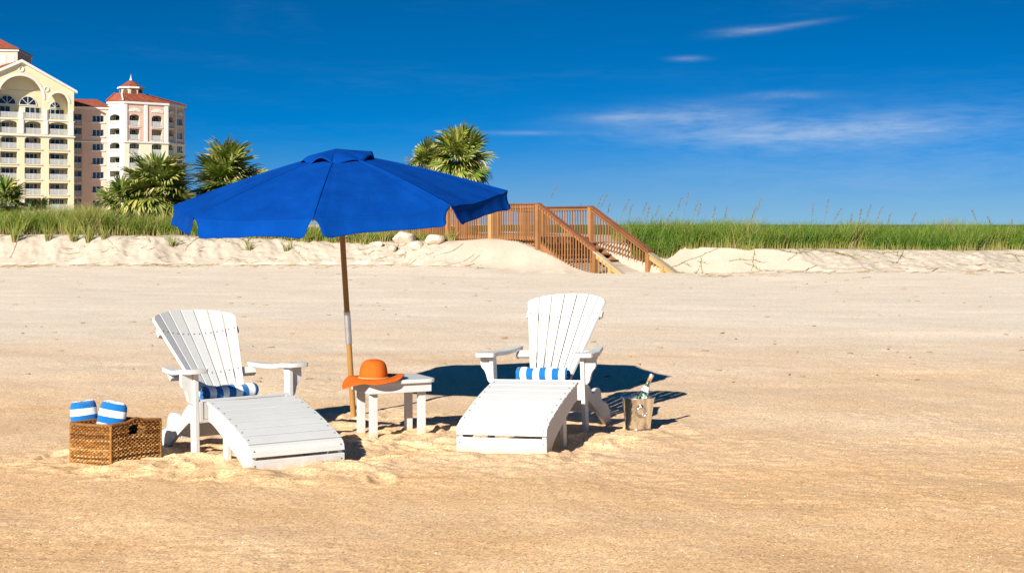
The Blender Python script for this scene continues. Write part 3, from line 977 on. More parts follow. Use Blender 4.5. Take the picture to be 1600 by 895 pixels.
for i in range(170):
    y = 13 + 28 * rv.random() ** 1.3; x = rv.uniform(-.38, .38) * y; a = rv.gauss(0, .8); L = rv.uniform(.015, .06) * (1 + y / 30)
    sm.bar((x, y, bz(x, y) + .004), (x + L * math.cos(a), y + L * math.sin(a), bz(x + L * math.cos(a), y + L * math.sin(a)) + .008), .012, .010)
so = sm.build('dune_straw', M['vine'], None); tag(so, 'bits of dry straw washed up along the foot of the dune', 'straw', None, 'stuff')


# ------------------------------------------------------------------ sabal palms
def frond_mesh(seed, L=1.0, nleaf=34, droop=0.35):
    """fan leaf on a stalk: base at origin, reaching along +x"""
    rr = random.Random(seed); V = []; F = []; T = []
    def quad(a, b, c, d, t):
        o = len(V); V.extend([a, b, c, d]); F.append((o, o + 1, o + 2)); F.append((o, o + 2, o + 3)); T.extend([t] * 4)
    ls = L * .48
    stalk = [Vector((ls * t, 0, .10 * L * math.sin(t * 1.4))) for t in (0, .33, .66, 1)]
    for i in range(3):
        a, b = stalk[i], stalk[i + 1]
        for s_ in (Vector((0, .016, 0)), Vector((0, 0, .016))): quad(a - s_, a + s_, b + s_, b - s_, .72)
    hub = stalk[-1]
    for k in range(nleaf):
        a = R(-128 + 256 * k / (nleaf - 1)) + rr.gauss(0, .03)
        Lk = L * (.62 + .16 * math.cos(a)) * rr.uniform(.85, 1.1)
        d = Vector((math.cos(a), math.sin(a), .10 - .25 * abs(math.sin(a)) * droop + (.25 if k % 2 else -.0) * .25))
        side = Vector((-math.sin(a), math.cos(a), 0))
        w = Lk * .056
        base = hub + Vector((.16 * L * max(0, math.cos(a)), 0, .02)) * .6
        p0 = base; p1 = base + d * Lk * .45; p2 = base + d * Lk * .8 + Vector((0, 0, -droop * .16 * Lk)); p3 = base + d * Lk + Vector((0, 0, -droop * .42 * Lk * rr.uniform(.6, 1.5)))
        tone = min(1, max(0, rr.gauss(.40, .18)))
        quad(p0 - side * w * .35, p0 + side * w * .35, p1 + side * w, p1 - side * w, tone)
        quad(p1 - side * w, p1 + side * w, p2 + side * w * .65, p2 - side * w * .65, tone + .12)
        o = len(V); V.extend([p2 - side * w * .65, p2 + side * w * .65, p3]); F.append((o, o + 1, o + 2)); T.extend([tone + .30] * 3)
    me = np_mesh('frond', np.array([tuple(p) for p in V]), np.array(F))
    at = me.attributes.new('tone', 'FLOAT', 'POINT'); at.data.foreach_set('value', np.clip(np.array(T), 0, 1).astype(np.float32))
    return me


M['palm'] = leaf_material('palm_leaf', 'tone', [(0.0, (0.05, 0.105, 0.014)), (0.35, (0.125, 0.20, 0.026)), (0.6, (0.25, 0.30, 0.055)), (0.8, (0.42, 0.39, 0.14)), (1.0, (0.52, 0.46, 0.27))], .22, .42)
M['palm_dry'] = leaf_material('dry_palm_leaf', 'tone', [(0.0, (0.16, 0.09, 0.035)), (0.5, (0.30, 0.20, 0.08)), (1.0, (0.46, 0.36, 0.19))], .1, .7)
M['trunk'] = simple('palm_trunk', (0.16, 0.115, 0.075), 0.9, 0.35, 9, 0.8, 25)
fm_green = [frond_mesh(i, 1.0, 34, .2 + .12 * i) for i in range(6)]
fm_dry = [frond_mesh(20 + i, .9, 24, 1.2) for i in range(3)]
for me in fm_green: me.materials.append(M['palm'])
for me in fm_dry: me.materials.append(M['palm_dry'])


def palm(x, y, z0, zc, rad, nf, seed, label, ndry=10, sink=0.0):
    rr = random.Random(seed)
    root = empty('palm_tree', (x, y, z0)); tag(root, label, 'tree', 'palms behind the dune')
    hgt = zc - z0
    path = [(.05 * math.sin(t * 3 + seed), .04 * math.sin(t * 2), -.3 + (hgt + .2) * t) for t in [k / 10 for k in range(11)]]
    MB().tube(path, [.19 - .03 * k / 10 + .012 * math.sin(k * 2.1) for k in range(11)], 10).build('trunk', M['trunk'], root, smooth=170)
    scl = rad / 1.22
    for k in range(nf):
        u = (k + .5) / nf
        elev = R(88 - 128 * u ** .85) + rr.gauss(0, .12)
        azm = k * 2.39996 + rr.gauss(0, .15)
        o = link('frond', fm_green[rr.randrange(6)], root)
        s = scl * rr.choice((.72, .88, .98, 1.05, 1.16)) * rr.uniform(.93, 1.07)
        o.scale = (s, s, s)
        o.location = (.06 * math.cos(azm), .06 * math.sin(azm), hgt + .10 - .25 * u)
        o.rotation_euler = Euler((rr.gauss(0, .35), -elev, azm), 'XYZ')
    for k in range(ndry):
        azm = rr.uniform(0, 6.28)
        o = link('dead_frond', fm_dry[rr.randrange(3)], root)
        s = scl * rr.uniform(.75, 1.0); o.scale = (s, s, s)
        o.location = (.08 * math.cos(azm), .08 * math.sin(azm), hgt - .15 - rr.uniform(0, .2))
        o.rotation_euler = Euler((rr.gauss(0, .5), R(rr.uniform(25, 75)), azm), 'XYZ')
    return root


def palm_px(px, py, Y, rad_px, nf, seed, label, ndry=10):
    x = X_at(px, Y); zc = Z_at(py, Y)
    return palm(x, Y, min(dz(x, Y), .6), zc, rad_px * Y / FPX, nf, seed, label, ndry)


palm_px(247, 303, 52, 57, 62, 1, 'full palm crown in front of the right-hand hotel block', 20)
palm_px(192, 318, 51.5, 36, 36, 2, 'small low palm leaning against the left of the full palm', 6)
palm_px(357, 290, 54, 60, 62, 3, 'broad palm partly hidden behind the left side of the umbrella', 10)
palm_px(718, 252, 53, 50, 60, 4, 'round palm crown above the right side of the umbrella', 26)
palm_px(668, 262, 54, 36, 42, 5, 'smaller palm crown left of the round one above the umbrella', 8)
palm_px(12, 318, 55, 34, 34, 6, 'dark low palm at the left edge below the gabled hotel', 4)
palm_px(60, 334, 56, 24, 20, 7, 'little dark palm top in the grass below the gabled hotel', 4)


# ------------------------------------------------------------------ the hotel
def stucco(name, col):
    m, nt, b = new_mat(name)
    v = obj_coord(nt); n1 = noise(nt, v, 0.25, 5, 0.6); n2 = noise(nt, v, 3.0, 4, 0.6)
    c = ramp(nt, n1, [(0.3, tuple(k * .93 for k in col)), (0.7, col)])
    c = mixc(nt, .3, c, ramp(nt, n2, [(0.3, (.92, .92, .92)), (0.7, (1.04, 1.04, 1.04))]), 'MULTIPLY')
    nt.links.new(c, b.inputs['Base Color']); b.inputs['Roughness'].default_value = 0.9; b.inputs['Specular IOR Level'].default_value = 0.15
    return m


M['cream'] = stucco('cream_stucco', (0.76, 0.67, 0.44))
M['ivory'] = stucco('ivory_stucco', (0.76, 0.70, 0.52))
M['pink'] = stucco('pink_stucco', (0.68, 0.455, 0.35))
M['trim'] = stucco('white_stucco_trim', (0.72, 0.71, 0.66))
M['rail'] = simple('white_balcony_rail', (0.62, 0.62, 0.60), 0.5, 0.05, 2)
M['slab'] = stucco('balcony_slab', (0.66, 0.60, 0.48))
m_gl, nt, b = new_mat('dark_window_glass')
b.inputs['Base Color'].default_value = (0.015, 0.022, 0.03, 1); b.inputs['Roughness'].default_value = 0.06; b.inputs['Specular IOR Level'].default_value = 0.6
oi = nt.nodes.new('ShaderNodeObjectInfo')
nt.links.new(ramp(nt, oi.outputs['Random'], [(0.0, (0.015, 0.022, 0.03)), (0.55, (0.03, 0.035, 0.045)), (0.72, (0.16, 0.14, 0.11)), (0.88, (0.30, 0.27, 0.22))], 'CONSTANT'), b.inputs['Base Color'])
M['glass'] = m_gl
m_roof, nt, b = new_mat('red_clay_tiles')
v = obj_coord(nt)
wv = node(nt, 'ShaderNodeTexWave', Scale=1.6, Distortion=0.4); nt.links.new(v, wv.inputs['Vector'])
c = ramp(nt, noise(nt, v, 1.2, 4, 0.6), [(0.3, (0.24, 0.055, 0.025)), (0.7, (0.38, 0.095, 0.045))])
nt.links.new(c, b.inputs['Base Color']); b.inputs['Roughness'].default_value = 0.85
bump(nt, b, wv.outputs['Fac'], 0.5, 0.3)
M['roof'] = m_roof


def wall_mesh(name, outline, holes, y0, y1, mat):
    """wall in the x-z plane with openings: front at y0, back at y1"""
    bm = bmesh.new()
    for yy in (y0, y1):
        edges = []
        for loop in [outline] + holes:
            vs = [bm.verts.new((x, yy, z)) for x, z in loop]
            edges += [bm.edges.new((vs[i], vs[(i + 1) % len(vs)])) for i in range(len(vs))]
        bmesh.ops.triangle_fill(bm, edges=edges, use_beauty=False, use_dissolve=False)
    # drop triangles that triangle_fill put inside the openings
    def inside(p, poly):
        c = False
        for i in range(len(poly)):
            (x1, z1), (x2, z2) = poly[i], poly[i - 1]
            if (z1 > p[1]) != (z2 > p[1]) and p[0] < (x2 - x1) * (p[1] - z1) / (z2 - z1) + x1: c = not c
        return c
    bad = []
    for f in bm.faces:
        c = f.calc_center_median()
        if any(inside((c.x, c.z), h_) for h_ in holes) or not inside((c.x, c.z), outline): bad.append(f)
    bmesh.ops.delete(bm, geom=bad, context='FACES')
    for loop in [outline] + holes:
        a = [bm.verts.new((x, y0, z)) for x, z in loop]; c = [bm.verts.new((x, y1, z)) for x, z in loop]
        for i in range(len(loop)):
            j = (i + 1) % len(loop)
            bm.faces.new((a[i], a[j], c[j], c[i]))
    bmesh.ops.remove_doubles(bm, verts=bm.verts, dist=1e-4)
    bmesh.ops.recalc_face_normals(bm, faces=bm.faces)
    me = bpy.data.meshes.new(name); bm.to_mesh(me); bm.free(); me.materials.append(mat)
    return me


def opening(x0, x1, z0, z1, rise=0.0, n=10):
    if rise <= 0: return [(x0, z0), (x1, z0), (x1, z1), (x0, z1)]
    pts = [(x0, z0), (x1, z0)]
    cx, hw = (x0 + x1) / 2, (x1 - x0) / 2
    for k in range(n + 1):
        a = math.pi * k / n
        pts.append((cx + hw * math.cos(a), z1 - rise + rise * math.sin(a)))
    return pts


def railing(parent, x0, x1, z, y, h=1.05):
    m = MB()
    m.box((x0, y - .03, z + h - .07), (x1, y + .03, z + h)).box((x0, y - .025, z + .08), (x1, y + .025, z + .14))
    x = x0 + .06
    while x < x1:
        m.box((x - .028, y - .02, z + .14), (x + .028, y + .02, z + h - .07)); x += .105
    k = max(1, round((x1 - x0) / 1.7))
    for i in range(1, k): m.box((x0 + (x1 - x0) * i / k - .05, y - .035, z), (x0 + (x1 - x0) * i / k + .05, y + .035, z + h))
    return m.build('railing', M['rail'], parent)


def glazing(parent, x0, x1, z0, z1, y, n):
    """sliding door or window: frame with separate panes"""
    m = MB(); w = .07
    m.box((x0, y - .05, z0), (x0 + w, y + .02, z1)).box((x1 - w, y - .05, z0), (x1, y + .02, z1)).box((x0, y - .05, z1 - w), (x1, y + .02, z1)).box((x0, y - .05, z0), (x1, y + .02, z0 + w))
    for i in range(1, n): m.box((x0 + (x1 - x0) * i / n - .045, y - .05, z0), (x0 + (x1 - x0) * i / n + .045, y + .02, z1))
    f = m.build('window', M['trim'], parent)
    for i in range(n):
        a, b_ = x0 + (x1 - x0) * i / n + .045, x0 + (x1 - x0) * (i + 1) / n - .045
        MB().box((a, y - .02, z0 + w), (b_, y + .0, z1 - w)).build('pane', M['glass'], f)
    return f


def plane_frame(px0, Y0, alpha):
    x0 = X_at(px0, Y0); c, s = math.cos(alpha), math.sin(alpha)
    def s_of(px):
        u = (px - 800) / FPX
        return (u * Y0 - x0) / (c - u * s)
    return x0, s_of, (lambda px: Y0 + s_of(px) * s)


ZK = lambda k: 1.25 + 2.93 * k

# --- gabled cream block
AL = R(37)
gx0, gs, gY = plane_frame(33, 276, AL)
hb = empty('gabled_hotel', (gx0, 276, 0), (0, 0, AL))
tag(hb, 'cream hotel block with a white-edged gable, big arch and stacked balconies', 'building')
xe = gs(115.6)                                   # right edge; the front is symmetrical about x = 0
bayB = (gs(38.5), gs(65.0)); bayC = (gs(76.6), gs(107.0))
EAVE, APEX = 27.4, 32.6
holes = []; bays = [(-bayB[1], -bayB[0]), bayB, bayC]
for (a, b_) in bays:
    for k in range(0, 7):
        holes.append(opening(a, b_, ZK(k) + .10, ZK(k) + (2.35 if k < 5 else 2.45), 0 if k < 5 else .62))
big = opening(-bayB[1] - .35, bayB[1] + .35, ZK(7) + .1, 29.9, bayB[1] + .35 if bayB[1] + .35 < 5.6 else 5.6, 24)
smallarch = opening(bayC[0] - .05, bayC[1] + .05, ZK(7) + .1, 27.0, (bayC[1] - bayC[0]) / 2, 18)
holes += [big, smallarch]
outl = [(-xe, -1), (xe, -1), (xe, EAVE), (0, APEX), (-xe, EAVE)]
link('front_wall', wall_mesh('front_wall', outl, holes, 0, .45, M['cream']), hb)
# recess behind
MB().box((-xe + .1, 2.2, -1), (xe - .1, 2.5, EAVE - .1)).build('recess_wall', M['cream'], hb)
MB().slab([(-xe + .3, EAVE - .05), (xe - .3, EAVE - .05), (0, APEX - .4)], 'y', 2.21, 2.49).build('recess_gable', M['cream'], hb)
for k in range(0, 9):
    if k < 8: MB().box((-xe + .02, .46, ZK(k) - .18), (xe - .02, 2.19, ZK(k) + .02)).build('floor_slab', M['slab'], hb)
    if k < 7:
        for xx in (-.0, (bayB[1] + bayC[0]) / 2, xe - .35, -(bayB[1] + bayC[0]) / 2):
            MB().box((xx - .3, .46, ZK(k) + .03), (xx + .3, 2.19, ZK(k + 1) - .19)).build('partition', M['cream'], hb)
MB().slab([(-xe + .2, .6), (0, .6), (xe - .2, .6)], 'z', -.5, 0)
for (a, b_) in bays:
    for k in range(0, 7):
        railing(hb, a + .02, b_ - .02, ZK(k) + .10, .12)
        glazing(hb, a + .15, b_ - .15, ZK(k) + .05, ZK(k) + 2.2, 2.15, 4)
        MB().box((a - .12, -.14, ZK(k) - .16), (b_ + .12, -.002, ZK(k) + .06)).build('sill', M['slab'], hb)
railing(hb, -bayB[1] - .3, -.35, ZK(7) + .1, .12); railing(hb, .35, bayB[1] + .3, ZK(7) + .1, .12); railing(hb, bayC[0], bayC[1], ZK(7) + .1, .12)
for sgn in (-1, 1):
    glazing(hb, sgn * 2.9 - 1.5, sgn * 2.9 + 1.5, ZK(7) + .05, ZK(7) + 2.4, 2.15, 3)


def fan_window(cx, zb, r, y):
    m = MB(); n = 14
    out = [(cx + r * math.cos(math.pi * k / n), zb + r * math.sin(math.pi * k / n)) for k in range(n + 1)]
    inn_ = [(cx + (r - .16) * math.cos(math.pi * k / n), zb + .12 + (r - .22) * math.sin(math.pi * k / n)) for k in range(n + 1)]
    for k in range(n): m.slab([out[k], out[k + 1], inn_[k + 1], inn_[k]], 'y', y - .08, y + .02)
    m.box((cx - r, y - .08, zb - .08), (cx + r, y + .02, zb + .10))
    for a in (45, 90, 135): m.bar((cx, y - .03, zb + .1), (cx + (r - .1) * math.cos(R(a)), y - .03, zb + .1 + (r - .1) * math.sin(R(a))), .09, .09)
    f = m.build('fan_window', M['trim'], hb)
    MB().slab(inn_, 'y', y - .01, y + .01).build('pane', M['glass'], f)


for sgn in (-1, 1): fan_window(sgn * 2.0, ZK(7) + 2.75, 1.75, 2.15)
cc = (bayC[0] + bayC[1]) / 2
glazing(hb, bayC[0] + .1, bayC[1] - .1, ZK(7) + .05, ZK(7) + 2.2, 2.15, 4); fan_window(cc, ZK(7) + 2.5, 1.15, 2.15)


def arch_trim(pts_hole, w, parent, y=-.10):
    arc = pts_hole[2:]
    cx = sum(p[0] for p in arc) / len(arc); m = MB(); z0 = arc[0][1]
    hw = abs(arc[0][0] - cx); rs = max(p[1] for p in arc) - z0
    out = [(cx + (p[0] - cx) * (hw + w) / hw, z0 + (p[1] - z0) * (rs + w) / rs) for p in arc]
    for i in range(len(arc) - 1): m.slab([arc[i], arc[i + 1], out[i + 1], out[i]], 'y', y, -.003)
    m.build('arch_trim', M['trim'], parent)


arch_trim(big, .38, hb); arch_trim(smallarch, .32, hb)
MB().box((-xe - .15, -.28, ZK(6) - .42), (xe + .15, -.004, ZK(6) - .16)).build('cornice', M['trim'], hb)
MB().box((-xe - .08, -.16, ZK(7) - .30), (xe + .08, -.004, ZK(7) - .17)).build('cornice', M['trim'], hb)
for xx in (-(bayB[1] + bayC[0]) / 2, 0, (bayB[1] + bayC[0]) / 2, (bayC[1] + xe) / 2):
    MB().box((xx - .42, -.20, ZK(6) - .10), (xx + .42, -.004, ZK(7) - .32)).build('pilaster', M['trim'], hb)
    MB().box((xx - .34, -.16, ZK(7) - .16), (xx + .34, -.004, ZK(7) + 1.9)).build('pilaster', M['trim'], hb)
for sgn in (-1, 1):      # raking cornice and roof
    m = MB(); m.prism([(sgn * (xe + .5), -.55, EAVE - .30), (sgn * (xe + .5), -.55, EAVE + .18), (0, -.55, APEX + .42), (0, -.55, APEX - .12)],
                      [(sgn * (xe + .5), .42, EAVE - .30), (sgn * (xe + .5), .42, EAVE + .18), (0, .42, APEX + .42), (0, .42, APEX - .12)])
    m.build('raking_cornice', M['trim'], hb)
    m = MB(); m.prism([(sgn * (xe + .6), .43, EAVE - .02), (sgn * (xe + .6), .43, EAVE + .16), (0, .43, APEX + .38), (0, .43, APEX + .16)],
                      [(sgn * (xe + .6), 16, EAVE - .02), (sgn * (xe + .6), 16, EAVE + .16), (0, 16, APEX + .38), (0, 16, APEX + .16)])
    m.build('roof', M['roof'], hb)
    MB().box((sgn * (xe - .45), .46, -1), (sgn * xe, 16, EAVE - .05)).build('side_wall', M['cream'], hb)


def medallion(cx, cz, r, parent):
    m = MB(); n = 18
    for k in range(n):
        a, b_ = 2 * math.pi * k / n, 2 * math.pi * (k + 1) / n
        m.slab([(cx + r * math.cos(a), cz + r * math.sin(a)), (cx + r * math.cos(b_), cz + r * math.sin(b_)), (cx + r * .62 * math.cos(b_), cz + r * .62 * math.sin(b_)), (cx + r * .62 * math.cos(a), cz + r * .62 * math.sin(a))], 'y', -.12, -.003)
    m.build('medallion', M['trim'], parent)


medallion(0, 31.2, .55, hb); medallion((bayB[1] + bayC[0]) / 2 + .2, 27.6, .55, hb)
# pink roof tower behind the gable
Yt_ = 292
tx0, tx1 = X_at(-74, Yt_), X_at(22, Yt_)
tw_ = empty('roof_tower', (0, 0, 0)); tag(tw_, 'pink roof tower with red hipped roof at the upper left edge', 'building')
zt0, zt1 = 20, Z_at(80, Yt_)
tc_ = (tx0 + tx1) / 2; th_ = (tx1 - tx0) / 2
tw_.location = (tc_, Yt_ + th_, 0); tw_.rotation_euler = (0, 0, R(6))
th_ *= .97
MB().box((-th_, -th_, 0), (th_, th_, zt1)).build('wall', M['pink'], tw_)
MB().box((-th_ - .3, -th_ - .3, zt1 + .003), (th_ + .3, th_ + .3, zt1 + .45)).build('cornice', M['trim'], tw_)
MB().box((-th_ - .12, -th_ - .12, zt1 - 3.1), (th_ + .12, th_ + .12, zt1 - 2.85)).build('cornice', M['trim'], tw_)
m = MB(); e = th_ + .6; z = zt1 + .46
m.add([(-e, -e, z), (e, -e, z), (e, e, z), (-e, e, z), (0, 0, z + 3.4)], [(0, 1, 4), (1, 2, 4), (2, 3, 4), (3, 0, 4), (3, 2, 1, 0)]).build('roof', M['roof'], tw_)
for k in range(4):
    cx = th_ - 1.1 - k * 1.75
    o = MB(); hp = opening(cx - .5, cx + .5, zt1 - 2.4, zt1 - .7, .45)
    f = o.slab(hp, 'y', -th_ - .10, -th_ - .004).build('window', M['trim'], tw_)
    hp2 = opening(cx - .32, cx + .32, zt1 - 2.25, zt1 - .85, .3)
    MB().slab(hp2, 'y', -th_ - .13, -th_ - .103).build('pane', simple('pale_shutter', (.55, .52, .46), .6, .1), f)

# --- pink and cream block with cupola, and the pink wing that joins it to the gabled block
YB = 288.0
ZK2 = lambda k: 1.30 + 2.83 * k
f_al = {'left': R(-22), 'front': R(38), 'right': R(74)}
c1 = Vector((X_at(194, YB), YB, 0))


def corner_from(pt, al, px):
    u = (px - 800) / FPX; c, s = math.cos(al), math.sin(al)
    t = (u * pt.y - pt.x) / (c - u * s)
    return Vector((pt.x + c * t, pt.y + s * t, 0)), t


c0, t0 = corner_from(c1, f_al['left'], 168.5)
c2, t2 = corner_from(c1, f_al['front'], 263.0)
c3, t3 = corner_from(c2, f_al['right'], 288.5)
ob = empty('cupola_hotel', (c1.x, c1.y, 0)); tag(ob, 'pink and cream hotel block with red tiled roof and small cupola on top', 'building')
EZ = 26.1


def facade(name, P, al, length, cols, wins, piers, upper, lower, medals):
    """one face of the block: openings at px columns, windows at px columns; P is the start corner"""
    f = empty(name); f.parent = ob; f.location = (P.x - c1.x, P.y - c1.y, 0); f.rotation_euler = (0, 0, al)
    c, s = math.cos(al), math.sin(al)
    so_ = lambda px: ((px - 800) / FPX * P.y - P.x) / (c - (px - 800) / FPX * s)
    hl, hu = [], []
    for a, b_ in cols:
        a, b_ = so_(a), so_(b_)
        for k in range(0, 6): hl.append((a, b_, k))
        for k in (6, 7): hu.append((a, b_, k))
    mk = lambda h: opening(h[0], h[1], ZK2(h[2]) + .1, ZK2(h[2]) + 2.4, .55 if h[2] in (5, 7) else 0)
    wl_, wu = [], []
    for a, b_ in wins:
        a, b_ = so_(a), so_(b_)
        for k in range(0, 8): (wl_ if k < 6 else wu).append((a, b_, k))
    mw_ = lambda h: opening(h[0], h[1], ZK2(h[2]) + .75, ZK2(h[2]) + 2.2)
    ZC = ZK2(6) - .3
    wo1 = link('lower_wall', wall_mesh('lower_wall', [(0, -1), (length, -1), (length, ZC), (0, ZC)], [mk(h) for h in hl] + [mw_(h) for h in wl_], 0, .4, lower), f)
    wo2 = link('upper_wall', wall_mesh('upper_wall', [(0, ZC + .002), (length, ZC + .002), (length, EZ), (0, EZ)], [mk(h) for h in hu] + [mw_(h) for h in wu], 0, .4, upper), f)
    for a, b_, k in hl + hu:
        railing(f, a + .02, b_ - .02, ZK2(k) + .1, .1)
        glazing(f, a + .1, b_ - .1, ZK2(k) + .05, ZK2(k) + 2.25, 1.75, 2 if b_ - a < 3.2 else 3)
        MB().box((a - .1, -.12, ZK2(k) - .12), (b_ + .1, -.002, ZK2(k) + .07)).build('sill', M['trim'], f)
        MB().box((a - .25, .41, ZK2(k) - .14), (b_ + .25, 1.78, ZK2(k) + .04)).build('floor_slab', M['slab'], f)
        MB().box((a - .24, 1.80, ZK2(k) + .05), (b_ + .24, 1.95, ZK2(k + 1) - .15)).build('recess_wall', M['ivory'] if k < 6 else M['pink'], f)
        for xx in (a - .25, b_ + .13): MB().box((xx, .41, ZK2(k) + .045), (xx + .12, 1.79, ZK2(k + 1) - .145)).build('partition', M['ivory'], f)
    for a, b_, k in wl_ + wu:
        glazing(f, a + .01, b_ - .01, ZK2(k) + .76, ZK2(k) + 2.19, .2, 3 if b_ - a > 2.2 else 2)
        MB().box((a - .12, -.12, ZK2(k) + .60), (b_ + .12, -.002, ZK2(k) + .74)).build('sill', M['trim'], f)
    MB().box((-.08, -.22, ZC - .16), (length + .08, -.003, ZC + .14)).build('cornice', M['trim'], f)
    MB().box((-.10, -.30, EZ - .45), (length + .10, -.003, EZ - .02)).build('cornice', M['trim'], f)
    for a, b_ in piers:
        MB().box((so_(a), -.16, ZC + .15), (so_(b_), -.004, EZ - .46)).build('pier', M['trim'], f)
    for a, b_ in medals:
        a, b_ = so_(a), so_(b_); cx, r = (a + b_) / 2, (b_ - a) / 2
        zz0 = ZK2(7) + 2.95; n = 12
        m = MB()
        pts = [(cx + r * math.cos(math.pi * k / n), zz0 + r * .62 * math.sin(math.pi * k / n)) for k in range(n + 1)]
        m.slab(pts, 'y', -.10, -.004)
        m.build('lunette', M['trim'], f)
        m = MB()
        for aa in (30, 60, 90, 120, 150): m.bar((cx, -.115, zz0 + .1), (cx + r * .8 * math.cos(R(aa)), -.115, zz0 + .1 + r * .5 * math.sin(R(aa))), .1, .03, (0, 1, 0))
        m.build('lunette_ribs', M['ivory'], f)
    return f


facade('left_face', c0, f_al['left'], t0 * -1 if t0 < 0 else t0, [(171.3, 187.0)], [], [(188.0, 193.6)], M['trim'], M['trim'], [(172, 186)])
facade('front_face', c1, f_al['front'], t2, [(202.3, 218.6), (237.2, 253.8)], [], [(194.4, 198.6), (225.4, 230.5), (257.2, 262.6)], M['pink'], M['ivory'], [(201, 220), (236.5, 255)])
facade('right_face', c2, f_al['right'], t3, [(264.0, 271.5)], [(277, 285.5)], [(274.0, 275.3)], M['pink'], M['ivory'], [(264, 272), (277.5, 286)])
# body, roof and cupola
back_dir = Vector((-0.25, 1, 0)).normalized() * 16
ring = [c0, c1, c2, c3, c3 + back_dir, c0 + back_dir]
cen = sum(ring, Vector()) / 6
rl = [p - c1 for p in ring]; cl_ = cen - c1
inn2 = [cl_ + (p - cl_) * .72 for p in rl]
m = MB()
for i in (3, 4, 5): m.prism([(p.x, p.y, -1) for p in (rl[i], rl[(i + 1) % 6], (rl[(i + 1) % 6] * .97 + cl_ * .03), rl[i] * .97 + cl_ * .03)], [(p.x, p.y, EZ) for p in (rl[i], rl[(i + 1) % 6], (rl[(i + 1) % 6] * .97 + cl_ * .03), rl[i] * .97 + cl_ * .03)])
m.build('rear_wall', M['pink'], ob)
ov = [cl_ + (p - cl_) * 1.045 for p in rl]
cup = Vector((X_at(204.5, 293) - c1.x, 293 - c1.y, 0))
RZ = Z_at(148.5, 293)
top2 = [cup + (p - cl_) * .40 for p in rl]
m = MB(); n = 6
m.add([(p.x, p.y, EZ) for p in ov] + [(p.x, p.y, RZ) for p in top2], [(i, (i + 1) % n, n + (i + 1) % n, n + i) for i in range(n)] + [tuple(range(n, 2 * n)), tuple(range(n))[::-1]])
rf = m.build('roof', M['roof'], ob)
for i in range(4):
    MB().tube([(ov[i].x, ov[i].y, EZ + .1), (top2[i].x, top2[i].y, RZ + .06)], .16, 6).build('ridge', M['trim'] if i == 1 else M['roof'], rf)
cr_ = 17.5 / FPX * 293; zc0, zc1 = RZ - .6, Z_at(139.5, 293)
okt = lambda r, z: [(cup.x + r * math.cos(R(22.5 + 45 * k - 60)), cup.y + r * math.sin(R(22.5 + 45 * k - 60)), z) for k in range(8)]
cw = MB().prism(okt(cr_, zc0), okt(cr_, zc1)).build('cupola_wall', M['pink'], ob)
for k in range(8):
    a = R(45 * k - 60 + 45); rr_c = cr_ * math.cos(R(22.5)); p = Vector((cup.x + rr_c * math.cos(a), cup.y + rr_c * math.sin(a), 0)); tdir = Vector((-math.sin(a), math.cos(a), 0)); nd_ = Vector((math.cos(a), math.sin(a), 0))
    pts = opening(-.55, .55, RZ + .1, zc1 - .15, .4, 8)
    MB().prism([p + tdir * q[0] + nd_ * .004 + Vector((0, 0, q[1])) for q in pts], [p + tdir * q[0] + nd_ * .04 + Vector((0, 0, q[1])) for q in pts]).build('louvre', simple('dark_louvre', (.10, .06, .04), .8, .2), cw)
MB().prism(okt(cr_ + .45, zc1 + .003), okt(cr_ + .45, zc1 + .32)).build('cupola_cornice', M['trim'], ob)
apex = (cup.x, cup.y, Z_at(124.5, 293)); bs = okt(cr_ + .3, zc1 + .325)
cr2 = MB().add(bs + [apex], [(i, (i + 1) % 8, 8) for i in range(8)] + [tuple(range(8))[::-1]]).build('cupola_roof', M['roof'], ob)
MB().lathe([(.0, apex[2] - .2), (.30, apex[2] - .2), (.22, apex[2] + .1), (.10, apex[2] + .3), (.16, apex[2] + .45), (.05, apex[2] + .6), (.03, apex[2] + 1.0), (0, apex[2] + 1.1)], 10, apex[0], apex[1]).build('finial', M['trim'], cr2)

# pink wing
YW = 287.5
W_AL = R(16)
wx0, ws, wY = plane_frame(112, YW, W_AL)
wg = empty('hotel_wing', (wx0, YW, 0), (0, 0, W_AL)); tag(wg, 'recessed pink hotel wing between the gabled block and the cupola block', 'building')
wl0, wl1 = -6.0, ws(171.5)
cols = [(ws(114.8), ws(127.5))]; wnd = [(ws(144.2), ws(162.6))]
EW = Z_at(171, 290)
holes = []
for a, b_ in cols:
    for k in range(0, 8): holes.append(opening(a, b_, ZK2(k) + .1, ZK2(k) + 2.4))
for a, b_ in wnd:
    for k in range(0, 8): holes.append(opening(a, b_, ZK2(k) + .80, ZK2(k) + 2.15))
link('wall', wall_mesh('wall', [(wl0, -1), (wl1, -1), (wl1, EW), (wl0, EW)], holes, 0, .4, M['pink']), wg)
for a, b_ in cols:
    for k in range(0, 8):
        railing(wg, a + .02, b_ - .02, ZK2(k) + .1, .1); glazing(wg, a + .05, b_ - .05, ZK2(k) + .05, ZK2(k) + 2.3, 1.7, 2)
        MB().box((a - .2, .41, ZK2(k) - .14), (b_ + .2, 1.72, ZK2(k) + .04)).build('floor_slab', M['slab'], wg)
        MB().box((a - .2, 1.75, ZK2(k) + .05), (b_ + .2, 1.9, ZK2(k + 1) - .15)).build('recess_wall', M['pink'], wg)
for a, b_ in wnd:
    for k in range(0, 8):
        glazing(wg, a + .01, b_ - .01, ZK2(k) + .81, ZK2(k) + 2.14, .2, 3)
        MB().box((a - .2, -.25, ZK2(k) + .62), (b_ + .2, -.003, ZK2(k) + .79)).build('sill', M['trim'], wg)
MB().box((wl0, -.2, ZK2(6) - .45), (wl1 - .2, -.003, ZK2(6) - .17)).build('cornice', M['trim'], wg)
